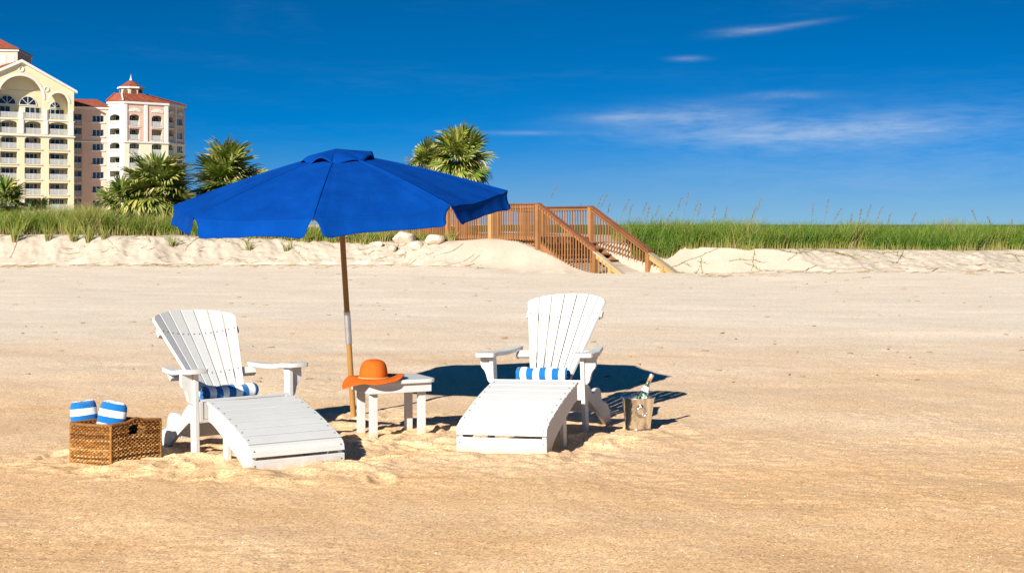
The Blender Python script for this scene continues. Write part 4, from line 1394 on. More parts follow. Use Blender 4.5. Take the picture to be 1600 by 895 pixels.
MB().box((wl0, -.35, EW + .003), (wl1 + .2, .4, EW + .35)).build('cornice', M['trim'], wg)
m = MB(); m.prism([(wl0, -.5, EW + .36), (wl1 + .3, -.5, EW + .36), (wl1 + .3, 12, EW + .36), (wl0, 12, EW + .36)], [(wl0, 3.6, EW + 2.2), (wl1 - 2.5, 3.6, EW + 2.2), (wl1 - 2.5, 9, EW + 2.2), (wl0, 9, EW + 2.2)])
m.build('roof', M['roof'], wg)
MB().box((wl0, 1.95, -1), (wl1, 12, EW)).build('body', M['pink'], wg)

# ------------------------------------------------------------------ adirondack chairs
def smooth_curve(pts, n=6):
    """Catmull-Rom through 2-D points"""
    out = []
    P = [pts[0]] + list(pts) + [pts[-1]]
    for i in range(1, len(P) - 2):
        for k in range(n):
            t = k / n
            out.append(tuple(0.5 * ((2 * P[i][c]) + (-P[i - 1][c] + P[i + 1][c]) * t + (2 * P[i - 1][c] - 5 * P[i][c] + 4 * P[i + 1][c] - P[i + 2][c]) * t * t
                                    + (-P[i - 1][c] + 3 * P[i][c] - 3 * P[i + 1][c] + P[i + 2][c]) * t ** 3) for c in (0, 1)))
    out.append(tuple(pts[-1]))
    return out


BK_O, BK_U, BK_N = Vector((0, 0.30, 0.406)), Vector((0, 0.613, 0.79)), Vector((0, -0.79, 0.613))
BK_PHI = R(24)


def back_pt(u, phi, off=0.0):
    w = 0.174 + 0.2329 * u
    rad = w / math.sin(BK_PHI)
    n = rad * (1 - math.cos(phi)) - 0.5 * rad * (1 - math.cos(BK_PHI)) + off
    return BK_O + BK_U * u + BK_N * n + Vector((rad * math.sin(phi), 0, 0))


def screw_at(mb, p, nrm, r=0.0052, h=0.0015):
    p, nrm = Vector(p), Vector(nrm).normalized()
    a = nrm.cross(Vector((0.3, 0.5, 0.81))).normalized(); b = nrm.cross(a)
    ring = [p + (a * math.cos(k * math.pi / 3) + b * math.sin(k * math.pi / 3)) * r for k in range(6)]
    mb.prism([q - nrm * 0.001 for q in ring], [q + nrm * h for q in ring])


def make_chair(label):
    t = empty('adirondack_chair')
    tag(t, label, 'chair', 'white beach chairs')
    W = M['white']
    sc = MB()
    for s in (-1, 1):
        MB().box((s * .320, -.034, -.10), (s * .348, .034, .518)).build('leg', W, t, bevel=.003)
        # scrolled bracket under the arm
        pr = [(.3485, .518), (.424, .518), (.424, .462)] + smooth_curve([(.424, .455), (.415, .435), (.398, .415), (.385, .385), (.376, .350), (.360, .330), (.3485, .326)], 4)
        MB().slab([(s * x, z) for x, z in pr], 'y', -.012, .018).build('arm_bracket', W, t, bevel=.003)
        # arm: contoured board
        inner = smooth_curve([(-.105, .300), (-.09, .287), (-.02, .284), (.12, .300), (.26, .298), (.43, .276)], 4)
        outer = smooth_curve([(-.105, .410), (-.09, .425), (-.02, .430), (.12, .412), (.26, .370), (.43, .335)], 4)
        top = []; bot = []
        for (ya, xa), (yb, xb) in zip(inner, outer):
            z = .545 - .012 * math.sin(max(0, min(1, (ya + .0) / .42)) * math.pi) - .0 * ya
            top.append([(s * xa, ya, z), (s * xb, yb, z)])
            bot.append([(s * xa, ya, z - .027), (s * xb, yb, z - .027)])
        ring_t = [p[0] for p in top] + [p[1] for p in reversed(top)]
        ring_b = [p[0] for p in bot] + [p[1] for p in reversed(bot)]
        a = MB(); n = len(top)
        for i in range(n - 1):
            a.add([top[i][0], top[i][1], top[i + 1][1], top[i + 1][0]], [(0, 1, 2, 3)])
            a.add([bot[i][0], bot[i][1], bot[i + 1][1], bot[i + 1][0]], [(3, 2, 1, 0)])
        m = len(ring_t)
        a.add(ring_t + ring_b, [(i, (i + 1) % m, m + (i + 1) % m, m + i) for i in range(m)])
        me = a.mesh('arm', W)
        bm = bmesh.new(); bm.from_mesh(me); bmesh.ops.remove_doubles(bm, verts=bm.verts, dist=1e-5); bmesh.ops.recalc_face_normals(bm, faces=bm.faces); bm.to_mesh(me); bm.free()
        me.polygons.foreach_set('use_smooth', [True] * len(me.polygons)); me.set_sharp_from_angle(angle=R(35))
        o = link('arm', me, t); b = o.modifiers.new('bevel', 'BEVEL'); b.width = .006; b.segments = 2; b.limit_method = 'ANGLE'; b.angle_limit = R(40)
        screw_at(sc, (s * .36, 0, .5445), (0, 0, 1))
        # side rail that runs back to become the rear foot
        rail = smooth_curve([(-.034, .345), (.05, .335), (.12, .305), (.18, .262), (.22, .238), (.245, .236), (.262, .250), (.30, .262), (.355, .258), (.392, .236), (.405, .200), (.412, .172),
                             (.440, .152), (.490, .140), (.535, .118), (.575, .075), (.598, .020), (.605, -.06)], 4) + [(.515, -.06), (.46, .0), (.30, .105), (.12, .205), (-.034, .222)]
        MB().slab(rail, 'x', s * .291, s * .3185).build('side_rail', W, t, bevel=.003)
        screw_at(sc, (s * .3485, 0, .42), (s, 0, 0))
    # seat slats following the rails
    seat = [(-.030, .358), (.035, .350), (.085, .336), (.130, .310), (.170, .280), (.205, .255)]
    for (y0, z0), (y1, z1) in zip(seat[:-1], seat[1:]):
        d = Vector((0, y1 - y0, z1 - z0)); d.normalize(); up = Vector((0, -d.z, d.y))
        c0 = Vector((0, y0, z0)) + d * .002; c1 = Vector((0, y1, z1)) - d * .002
        m = MB()
        q = [c0, c1, c1 - up * .018, c0 - up * .018]
        m.prism([Vector((-.319, p.y, p.z)) for p in q], [Vector((.319, p.y, p.z)) for p in q])
        m.build('seat_slat', W, t, bevel=.002)
    MB().box((-.29, -.030, .235), (.29, -.008, .338)).build('apron', W, t, bevel=.003)
    MB().box((-.29, .27, .10), (.29, .295, .20)).build('rear_stretcher', W, t, bevel=.003)
    # fan back
    D = 2 * BK_PHI / 7
    for i in range(-3, 4):
        g = .0035
        front = []
        for u, which in ((-.18, -1), (-.18, 1)):
            rad = (0.174 + 0.2329 * u) / math.sin(BK_PHI)
            front.append(back_pt(u, i * D + which * (D / 2 - g / rad)))
        tops = []
        for which in (1, .5, 0, -.5, -1):
            ph = i * D + which * D / 2
            u = .658 - .104 * (ph / BK_PHI) ** 2 - .006 * (abs(ph) / BK_PHI) ** 6
            if abs(i) == 3 and which * i > 0: u -= .010 * (abs(which) > .9)
            rad = (0.174 + 0.2329 * u) / math.sin(BK_PHI)
            lim = D / 2 - g / rad
            tops.append((u, i * D + max(-lim, min(lim, which * D / 2))))
        pts = [front[0], front[1]]
        L = back_pt(.3, i * D - D / 2); Rr = back_pt(.3, i * D + D / 2)
        across = (Rr - L).normalized(); nn = across.cross(BK_U).normalized()
        if nn.dot(BK_N) < 0: nn = -nn
        for u, ph in tops: pts.append(back_pt(u, ph))
        # keep each slat flat: project onto its own plane
        o = back_pt(.3, i * D)
        pl = across.cross((back_pt(.55, i * D) - o).normalized()).normalized()
        if pl.dot(BK_N) < 0: pl = -pl
        pts = [p - pl * (p - o).dot(pl) for p in pts]
        MB().prism([p - pl * .020 for p in pts], pts).build('back_slat', W, t, bevel=.0025)
        for u in (.445,):
            for k in (-.24, .24): screw_at(sc, back_pt(u, i * D + k * D) - pl * (back_pt(u, i * D + k * D) - o).dot(pl), pl)
        pp = back_pt(.125, i * D); screw_at(sc, pp - pl * (pp - o).dot(pl), pl)
    # curved battens behind the back
    for nm, u, hw, th, hh in (('upper_batten', .445, 1.02, .028, .05), ('arm_batten', .115, 1.42, .035, .05)):
        fr = [back_pt(u, BK_PHI * k / 8, -.0215) for k in range(-8, 9)]
        if nm == 'arm_batten':
            fr = [Vector((-.305, fr[0].y, fr[0].z))] + fr + [Vector((.305, fr[-1].y, fr[-1].z))]
        else:
            dx = (fr[-1] - fr[-2]).normalized() * .014; fr = [Vector((-fr[-1].x - dx.x, fr[-1].y + dx.y, fr[-1].z + dx.z))] + fr + [fr[-1] + dx]
        bk = [p - BK_N * th for p in fr]
        lo = [p - BK_U * hh / 2 for p in fr + bk[::-1]]; hi = [p + BK_U * hh / 2 for p in fr + bk[::-1]]
        m = MB(); n = len(fr)
        for i in range(n - 1):
            m.prism([fr[i] - BK_U * hh / 2, fr[i + 1] - BK_U * hh / 2, bk[i + 1] - BK_U * hh / 2, bk[i] - BK_U * hh / 2],
                    [fr[i] + BK_U * hh / 2, fr[i + 1] + BK_U * hh / 2, bk[i + 1] + BK_U * hh / 2, bk[i] + BK_U * hh / 2])
        me = m.mesh(nm, W); bm = bmesh.new(); bm.from_mesh(me); bmesh.ops.remove_doubles(bm, verts=bm.verts, dist=1e-5)
        bad = [f for f in bm.faces if all(any(g is not f and set(g.verts) == set(f.verts) for g in v.link_faces) for v in f.verts)]
        bmesh.ops.delete(bm, geom=bad, context='FACES_ONLY'); bmesh.ops.recalc_face_normals(bm, faces=bm.faces); bm.to_mesh(me); bm.free()
        link(nm, me, t)
    so = sc.build('screws', M['screw'], t); so['kind'] = 'stuff'
    return t


def make_ottoman(label):
    t = empty('slatted_ottoman')
    tag(t, label, 'footrest', 'white slatted footrests')
    W = M['white']; sc = MB()
    top = lambda y: .167 + (y - .042) * (.196 / .604) + .018 * math.sin(math.pi * max(0, min(1, (y - .0) / .66)))
    for s in (-1, 1):
        up = [(y, top(y) - .019) for y in np.linspace(.646, .05, 9)]
        low = smooth_curve([(.646, .245), (.56, .222), (.42, .165), (.27, .098), (.17, .048), (.118, .005), (.098, -.04), (.095, -.09)], 3)
        MB().slab(up[::-1] + low + [(.020, -.09), (.020, .094), (.042, .146)], 'x', s * .262, s * .290).build('side_panel', W, t, bevel=.003)
        MB().box((s * .234, .43, -.09), (s * .2615, .495, .235)).build('leg', W, t, bevel=.003)
    ys = np.linspace(.046, .655, 8)
    for i in range(7):
        y0, y1 = ys[i] + .0034, ys[i + 1] - .0034
        p0, p1 = Vector((0, y0, top(y0))), Vector((0, y1, top(y1)))
        d = (p1 - p0).normalized(); up = Vector((0, -d.z, d.y))
        q = [p0, p1, p1 - up * .0185, p0 - up * .0185]
        MB().prism([Vector((-.298, p.y, p.z)) for p in q], [Vector((.298, p.y, p.z)) for p in q]).build('slat', W, t, bevel=.003)
        for s in (-1, 1): screw_at(sc, (s * .276, (y0 + y1) / 2, top((y0 + y1) / 2)), up)
    # rounded front edge board and the board below it
    q = [(0.000, .098), (.006, .128), (.022, .152), (.044, .166), (.050, .150), (.036, .138), (.024, .120), (.018, .098)]
    MB().slab(q, 'x', -.298, .298).build('front_slat', W, t, bevel=.002)
    MB().box((-.2975, 0, -.09), (.2975, .019, .081)).build('front_board', W, t, bevel=.003)
    for s in (-1, 1):
        screw_at(sc, (s * .276, .0085, .132), (0, -.87, .5)); screw_at(sc, (s * .276, 0, .05), (0, -1, 0))
    so = sc.build('screws', M['screw'], t); so['kind'] = 'stuff'
    return t


def place(o, x, y, z, th, ro=0.0, pi_=0.0):
    o.location = (x, y, z); o.rotation_euler = (-pi_, -ro, th)


chair_l = make_chair('white adirondack chair beside the wicker basket, turned to the right')
place(chair_l, -1.681, 9.015, -.013, .696, -.005, .051)
chair_r = copy_tree(chair_l)
chair_r['label'] = 'white adirondack chair beside the metal ice bucket, in front of the big shadow'
place(chair_r, .193, 9.914, -.004, -.385, .029, -.019)
ott_l = make_ottoman('white slatted footrest at the chair next to the wicker basket')
place(ott_l, -1.235, 8.340, -.009, .598, -.004, .017)
ott_r = copy_tree(ott_l)
ott_r['label'] = 'white slatted footrest at the chair next to the metal ice bucket'
place(ott_r, -.067, 8.839, .025, -.362, .024, -.006)


# ------------------------------------------------------------------ towels
def striped(name, axis, period, phase, blue=(0.008, 0.145, 0.42), duty=0.5):
    m, nt, b = new_mat(name)
    t = nt.nodes.new('ShaderNodeTexCoord'); sp = nt.nodes.new('ShaderNodeSeparateXYZ'); nt.links.new(t.outputs['Object'], sp.inputs[0])
    w = nt.nodes.new('ShaderNodeMath'); w.operation = 'MULTIPLY_ADD'; w.inputs[1].default_value = 1 / period; w.inputs[2].default_value = phase
    nt.links.new(sp.outputs[axis], w.inputs[0])
    fr = nt.nodes.new('ShaderNodeMath'); fr.operation = 'FRACT'; nt.links.new(w.outputs[0], fr.inputs[0])
    c = ramp(nt, fr.outputs[0], [(0.0, (0.80, 0.80, 0.79)), (duty, blue)], 'CONSTANT')
    n = noise(nt, t.outputs['Object'], 180, 3, 0.7)
    c = mixc(nt, 0.35, c, ramp(nt, n, [(0.3, (0.75, 0.75, 0.75)), (0.7, (1.1, 1.1, 1.1))]), 'MULTIPLY')
    nt.links.new(c, b.inputs['Base Color'])
    b.inputs['Roughness'].default_value = 0.95; b.inputs['Specular IOR Level'].default_value = 0.1
    b.inputs['Sheen Weight'].default_value = 0.25
    bump(nt, b, n, 0.6, 0.004)
    return m


def rolled_towel(name, length, rad, turns=3.2):
    """a towel wound into a spiral, axis along local x"""
    m = MB()
    nst, nx = 90, 14
    th = rad / (turns + 0.4) * 0.92
    P = []
    for i in range(nst + 1):
        a = i / nst * turns * 2 * math.pi
        r = rad * (0.12 + 0.88 * i / nst)
        row = []
        for j in range(nx + 1):
            x = (j / nx - 0.5) * length
            wob = 0.004 * math.sin(x * 37 + a * 1.3) + 0.003 * math.sin(x * 71 + a * 2.1)
            rr = r + wob * (i / nst)
            xe = x + 0.006 * math.sin(a * 1.7 + 1) * (1 if j in (0, nx) else 0)
            row.append((xe, -rr * math.cos(a + 0.5), rr * math.sin(a + 0.5) * 0.92))
        P.append(row)
    m.grid(P)
    o = m.build(name, None, None, smooth=170)
    sd = o.modifiers.new('thick', 'SOLIDIFY'); sd.thickness = th * 0.75; sd.offset = -1
    return o


for (ch, xo, lab, ph) in ((chair_l, -.035, 'blue and white striped towel rolled up on the chair next to the wicker basket', .20), (chair_r, -.012, 'blue and white striped towel rolled up on the chair next to the ice bucket', .12)):
    tw = rolled_towel('rolled_towel', .37, .056)
    tw.data.materials.append(striped('striped_towel_cloth', 0, .094, ph + .5))
    tag(tw, lab, 'towel', 'rolled towels on the chairs')
    bpy.context.view_layer.update()
    mw = Matrix.Translation(ch.location) @ ch.rotation_euler.to_matrix().to_4x4()
    tw.location = mw @ Vector((xo, .118, .374))
    tw.rotation_euler = (ch.rotation_euler.x, ch.rotation_euler.y, ch.rotation_euler.z + R(2))

# ------------------------------------------------------------------ side table
tb = empty('side_table', (-.816, 9.705, 0), (0, 0, R(26)))
tag(tb, 'small white wooden side table between the two chairs, orange hat on it', 'table')


def round_rect(w, d, r, n=5):
    o = []
    for cx, cy, a0 in ((w - r, d - r, 0), (-w + r, d - r, 90), (-w + r, -d + r, 180), (w - r, -d + r, 270)):
        for k in range(n + 1):
            a = R(a0 + 90 * k / n); o.append((cx + r * math.cos(a), cy + r * math.sin(a)))
    return o


ty = [-.2, -.1, 0, .1, .2]
MB().slab(round_rect(.252, .200, .055), 'z', .362, .388).build('table_top', M['white'], tb, bevel=.005)
for sx in (-1, 1):
    for sy in (-1, 1):
        MB().box((sx * .147, sy * .098, -.10), (sx * .197, sy * .138, .330)).build('leg', M['white'], tb, bevel=.003)
MB().box((-.222, -.1765, .302), (.222, -.1535, .3615)).build('apron', M['white'], tb, bevel=.003)
MB().box((-.222, .1535, .302), (.222, .1765, .3615)).build('apron', M['white'], tb, bevel=.003)
for sx in (-1, 1):
    MB().box((sx * .1985, -.153, .302), (sx * .2215, .153, .3615)).build('apron', M['white'], tb, bevel=.003)

# ------------------------------------------------------------------ orange sun hat, hanging over the table corner
m_hat, nt, b = new_mat('orange_woven_paper')
v = obj_coord(nt)
wv = node(nt, 'ShaderNodeTexWave', Scale=95.0, Distortion=1.2, Detail=2.0); wv.bands_direction = 'Z'; nt.links.new(v, wv.inputs['Vector'])
wv2 = noise(nt, v, 210, 2, 0.6)
c = ramp(nt, noise(nt, v, 8, 3), [(0.3, (0.56, 0.105, 0.010)), (0.7, (0.68, 0.150, 0.016))])
c = mixc(nt, 0.5, c, ramp(nt, wv2, [(0.3, (0.72, 0.68, 0.6)), (0.7, (1.12, 1.12, 1.1))]), 'MULTIPLY')
nt.links.new(c, b.inputs['Base Color']); b.inputs['Roughness'].default_value = 0.85; b.inputs['Specular IOR Level'].default_value = 0.15
bump(nt, b, wv2, 0.6, 0.004)
HX, HY, HZ = -.925, 9.60, .3905
hat = empty('sun_hat', (HX, HY, HZ))
tag(hat, 'orange wide-brimmed sun hat drooping over the corner of the white table', 'hat')
cp = [(.0935, .0), (.0945, .012), (.0935, .038), (.0905, .065), (.0845, .088), (.075, .106), (.060, .119), (.041, .1265), (.021, .130), (.0, .131)]
mb = MB()
P = []
for r, z in cp:
    P.append([(r * math.cos(2 * math.pi * k / 40) * (1 + .02 * math.sin(k / 40 * 12.56)), r * math.sin(2 * math.pi * k / 40) * 1.02, z - .002 * (r < .07) * math.exp(-((math.cos(2 * math.pi * k / 40)) ** 2) * 4) * (1 - r / .07)) for k in range(41)])
mb.grid(P)
crown = mb.build('crown', m_hat, hat, smooth=170)
ca, sa = math.cos(R(26)), math.sin(R(26))
P = []
for i in range(13):
    r = .092 + (.207 - .092) * i / 12
    row = []
    for k in range(73):
        a = 2 * math.pi * k / 72
        x, y = r * math.cos(a), r * math.sin(a)
        wx, wy = HX + x + .816, HY + y - 9.705
        lx, ly = wx * ca + wy * sa, -wx * sa + wy * ca
        ex = max(0, -.245 - lx, 0); ey = max(0, -.19 - ly)
        e = math.hypot(ex, ey)
        z = .004 - .30 * e - 2.6 * e * e + .006 * math.sin(a * 5 + .6) * (i / 12) ** 2 * (1 if e > 0 else .35)
        z += .016 * max(0, math.cos(a - .1)) * (i / 12) ** 2
        row.append((x, y, z))
    P.append(row)
br = MB().grid(P).build('brim', m_hat, hat, smooth=170)
sd = br.modifiers.new('thick', 'SOLIDIFY'); sd.thickness = .0035
m_cord = simple('straw_cord', (0.62, 0.42, 0.16), 0.8, 0.2, 90, 0.4, 200)
mb = MB()
for s in (0, math.pi):
    mb.tube([((.0975 + .0022 * math.cos(a * 34 + s)) * math.cos(a), (.0995 + .0022 * math.cos(a * 34 + s)) * math.sin(a), .0095 + .0022 * math.sin(a * 34 + s)) for a in [2 * math.pi * k / 240 for k in range(241)]], .0026, 5)
mb.build('cord_band', m_cord, hat, smooth=170)

# ------------------------------------------------------------------ blue umbrella
m_blue, nt, b = new_mat('blue_canvas')
v = obj_coord(nt)
wfine = noise(nt, v, 260, 2, 0.6); wl_ = noise(nt, v, 5, 4, 0.6)
c = mixc(nt, 0.35, ramp(nt, wl_, [(0.3, (0.0005, 0.040, 0.235)), (0.7, (0.001, 0.055, 0.30))]), ramp(nt, wfine, [(0.3, (0.8, 0.8, 0.8)), (0.7, (1.15, 1.15, 1.15))]), 'MULTIPLY')
nt.links.new(c, b.inputs['Base Color']); b.inputs['Roughness'].default_value = 0.9; b.inputs['Specular IOR Level'].default_value = 0.04
bn = node(nt, 'ShaderNodeBump', Strength=0.5, Distance=0.01); mp = obj_coord(nt, (1, 1, 1))
nt.links.new(noise(nt, mp, 9, 4, 0.55, 0.8), bn.inputs['Height']); nt.links.new(bn.outputs[0], b.inputs['Normal'])
tr = nt.nodes.new('ShaderNodeBsdfTranslucent'); nt.links.new(c, tr.inputs[0])
mx = nt.nodes.new('ShaderNodeMixShader'); mx.inputs[0].default_value = 0.06
nt.links.new(b.outputs[0], mx.inputs[1]); nt.links.new(tr.outputs[0], mx.inputs[2]); nt.links.new(mx.outputs[0], nt.nodes['Material Output'].inputs[0])

UX, UY = -1.175, 10.65
um = empty('beach_umbrella', (UX, UY, bz(UX, UY)))
um_dir = Vector((-.048, -.118, 1)).normalized()
um.rotation_euler = Vector((0, 0, 1)).rotation_difference(um_dir).to_euler()
tag(um, 'large blue canvas beach umbrella on a wooden pole stuck in the sand', 'umbrella')
UR, UZ, UHT = 1.224, 1.615, .345
A0 = R(-1.5)
pole = MB().lathe([(0, -.45), (.0205, -.45), (.0205, .55), (.0205, .76), (.0205, 1.93), (0, 1.93)], 20).build('pole', M['pole'], um, smooth=40)
MB().lathe([(.0212, .545), (.0245, .545), (.0245, .785), (.0212, .785)], 20).build('metal_sleeve', M['steel'], pole, smooth=40)
MB().lathe([(.021, UZ + .12), (.05, UZ + .12), (.05, UZ + .16), (.021, UZ + .16)], 16).build('sliding_hub', M['pole'], um, smooth=40)
MB().lathe([(.021, UZ + .29), (.055, UZ + .29), (.055, UZ + .33), (.021, UZ + .33)], 16).build('hub', M['pole'], um, smooth=40)


def urib(k, r, dzv=0.0):
    a = A0 + k * R(45)
    z = UZ + UHT * (1 - r) + .020 * math.sin(math.pi * r) + dzv
    return Vector((UR * r * math.sin(a), -UR * r * math.cos(a), z))


for k in range(8):
    MB().bar(urib(k, .04, -.028), urib(k, .985, -.022), .016, .022).build('rib', M['pole'], um)
    p = urib(k, .5, -.035); a = A0 + k * R(45)
    MB().bar((.05 * math.sin(a), -.05 * math.cos(a), UZ + .14), p, .014, .018).build('strut', M['pole'], um)
    # canvas panel between rib k and k+1
    P = []
    nr, ns = 18, 48
    for i in range(nr + 1):
        r = .12 + .88 * i / nr
        A, B = urib(k, r), urib(k + 1, r)
        row = []
        for j in range(ns + 1):
            s = j / ns
            p = A.lerp(B, s)
            p.z -= .020 * r * r * math.sin(math.pi * s) ** 1.0 * (.6 + .4 * r)
            p.z += .004 * math.sin(9 * s + 5 * r + k * 2.3) * math.sin(math.pi * s) * r
            p.z += .0030 * r * (math.sin(46 * s + k) * math.exp(-(min(s, 1 - s) / .16) ** 2) + .5 * math.sin(23 * s + 7 * r + 2 * k))
            rad = Vector((p.x, p.y, 0)).normalized()
            p -= rad * (.018 * max(0, r - .6) * math.sin(math.pi * s))
            row.append(p)
        P.append(row)
    mbp = MB().grid(P)
    pan = mbp.build('canvas_panel', m_blue, um, smooth=170)
    # hanging flap with notches at the ribs
    edge = P[-1]
    mid = (edge[0] + edge[-1]) / 2; outw = Vector((mid.x, mid.y, 0)).normalized(); along = (edge[-1] - edge[0]).normalized(); Lw = (edge[-1] - edge[0]).length
    Q = []
    nd = 12
    for d in range(nd + 1):
        td = d / nd
        row = []
        for j in range(41):
            s = j / 40
            depth = .132 - .034 * math.sin(math.pi * s) ** .8 + .006 * math.sin(3 * s + k)
            inset = .046 * (1 - math.exp(-((td * depth) / .035) ** 1.2)) if td > 0 else 0
            rnd = .02 * max(0, (td - .82) / .18) ** 2
            ins = (inset + rnd * (1 if (s < .5) else 1)) / Lw
            sj = ins + (1 - 2 * ins) * s
            jj = sj * ns; j0 = min(ns - 1, int(jj)); base = Vector(edge[j0]).lerp(Vector(edge[j0 + 1]), jj - j0)
            corner = min(s, 1 - s)
            dd = depth * td * (1 - .10 * math.exp(-(corner / .03) ** 2) * (td > .7))
            wav = .006 * math.sin(7 * s + 1.7 * k) * td + .0025 * math.sin(31 * s + k) * td
            row.append(base + Vector((0, 0, -dd)) + outw * (.030 * td * td + wav - .004) + outw * (.012 * math.exp(-(corner / .05) ** 2) * td))
        Q.append(row)
    fl = MB().grid(Q).build('valance', m_blue, pan, smooth=170)
    sdv = fl.modifiers.new('thick', 'SOLIDIFY'); sdv.thickness = .003
    # seam tape along each rib
    mb = MB(); path = [urib(k, .12 + .88 * i / 12, .002) for i in range(13)]
    mb.tube(path, .0055, 6).build('seam', m_blue, um, smooth=170)
# ruffled vent cap
P = []
nv = 96
for i in range(11):
    q = i / 10
    row = []
    for j in range(nv + 1):
        th = j / nv * 8; k = int(th) % 8; s = th - int(th)
        a = A0 + th * R(45)
        arch = math.sin(math.pi * s) ** 1.4
        lift = (.014 + .030 * arch * (.55 + .75 * ((k * 37) % 5) / 4))
        r = (.04 + .96 * q) * .27 * (1 - .045 * math.sin(math.pi * s)) / UR
        zc = UZ + UHT * (1 - r) + .020 * math.sin(math.pi * r)
        top = UZ + UHT * 1.0 + .020
        z = (1 - q ** 2.2) * (top - .002 - .045 * q) + q ** 2.2 * (zc + lift - .010)
        if q > .75: z -= .022 * ((q - .75) / .25) ** 2 * (.5 + .5 * math.sin(5 * s + k))
        row.append((UR * r * math.sin(a), -UR * r * math.cos(a), z))
    P.append(row)
vc = MB().grid(P).build('vent_cap', m_blue, um, smooth=170)
sdv = vc.modifiers.new('thick', 'SOLIDIFY'); sdv.thickness = .003

# ------------------------------------------------------------------ wicker basket with towels
m_wick, nt, b = new_mat('water_hyacinth_weave')
at = nt.nodes.new('ShaderNodeAttribute'); at.attribute_name = 'tone'
v = obj_coord(nt)
c = ramp(nt, at.outputs['Fac'], [(0.0, (0.08, 0.030, 0.008)), (0.35, (0.20, 0.085, 0.020)), (0.7, (0.36, 0.175, 0.045)), (1.0, (0.54, 0.36, 0.16))])
c = mixc(nt, 0.7, c, ramp(nt, noise(nt, v, 75, 4, 0.75), [(0.3, (0.38, 0.32, 0.26)), (0.5, (1.0, 0.95, 0.85)), (0.7, (1.5, 1.4, 1.25))]), 'MULTIPLY')
nt.links.new(c, b.inputs['Base Color']); b.inputs['Roughness'].default_value = 0.6; b.inputs['Specular IOR Level'].default_value = 0.3
bump(nt, b, noise(nt, v, 320, 3, 0.6), 0.5, 0.003)
BX, BY = -2.345, 8.40
bk = empty('wicker_basket', (BX, BY, -.012))
tag(bk, 'square brown woven basket holding two striped towels on the sand', 'basket')
dl = Vector((-math.cos(R(17)), math.sin(R(17)), 0)) * .272
dr = Vector((math.sin(R(42)), math.cos(R(42)), 0)) * .345
CN = [Vector((0, 0, 0)), dr, dr + dl, dl]
BH = .262


def per_path(inset=0.0, n=64, round_=.03):
    """closed rounded outline of the basket: list of (point, outward normal)"""
    cen = sum(CN, Vector()) / 4
    raw = []
    for i in range(4):
        A, B = CN[i], CN[(i + 1) % 4]
        L = (B - A).length
        for k in range(n): raw.append(A.lerp(B, k / n))
    # soften corners
    pts = raw
    for _ in range(6):
        pts = [(pts[i - 1] + pts[i] * 2 + pts[(i + 1) % len(pts)]) / 4 for i in range(len(pts))]
    out = []
    for i, p in enumerate(pts):
        tdir = (pts[(i + 1) % len(pts)] - pts[i - 1]).normalized(); nrm = Vector((tdir.y, -tdir.x, 0))
        if nrm.dot(p - cen) < 0: nrm = -nrm
        out.append((p - nrm * inset, nrm))
    return out


pp = per_path()
npp = len(pp)
rows = 24
mb = MB(); tones = []
rr_ = random.Random(3)
for rw in range(rows):
    z0 = .008 + (BH - .02) * rw / (rows - 1)
    tone = min(1, max(0, rr_.gauss(.58, .16)))
    if rw in (4, 10, 15): tone = .85
    if rw in (5, 18): tone = .2
    if rw >= rows - 3: tone = .35
    path = []
    for i in range(npp * 2 + 1):
        j = i / 2
        p, n = pp[int(j) % npp]; p2, n2 = pp[(int(j) + 1) % npp]; f = j - int(j)
        p = p.lerp(p2, f); n = n.lerp(n2, f)
        st = i / 2 * 11 / 64
        off = .0056 * math.sin(math.pi * st * 2 + math.pi * (rw % 2))
        # hand hole in the side that faces right
        u = j / 64
        if .355 < u < .635 and rw in (rows - 7, rows - 6, rows - 5, rows - 4, rows - 3):
            if len(path) > 1: mb.tube(path, .0066, 5); tones += [tone] * ((len(path)) * 5)
            path = []
            continue
        hump = .012 * math.exp(-((u - .49) / .16) ** 2) * (rw / rows) ** 2 + .004 * math.sin(u * 3.1)
        taper = -.006 * (1 - rw / rows)
        path.append(p + n * (off + taper) + Vector((0, 0, z0 + hump + .0018 * math.sin(st * 6.28 + rw))))
    if len(path) > 1:
        mb.tube(path, .0066, 5); tones += [tone] * (len(path) * 5)
me = mb.mesh('weave', m_wick, 170)
at_ = me.attributes.new('tone', 'FLOAT', 'POINT'); at_.data.foreach_set('value', np.clip(np.array(tones) + 0.10 * rng.standard_normal(len(tones)) + 0.38 * fbm(np.arange(len(tones)) * 0.013, np.arange(len(tones)) * 0.0007, 3, 15), 0, 1).astype(np.float32))
wo_ = link('weave', me, bk); wo_['kind'] = 'stuff'
# dark inner wall and base
mb = MB(); inn = per_path(.012)
vs = [p for p, n in inn]
mb.add([Vector((p.x, p.y, .01)) for p in vs] + [Vector((p.x, p.y, BH - .075)) for p in vs], [(i, (i + 1) % npp, npp + (i + 1) % npp, npp + i) for i in range(npp)])
mb.add([Vector((p.x, p.y, .012)) for p in vs], [tuple(range(npp))])
lin = mb.build('lining', simple('dark_straw_lining', (0.10, 0.05, 0.02), 0.9, 0.3, 40), bk)
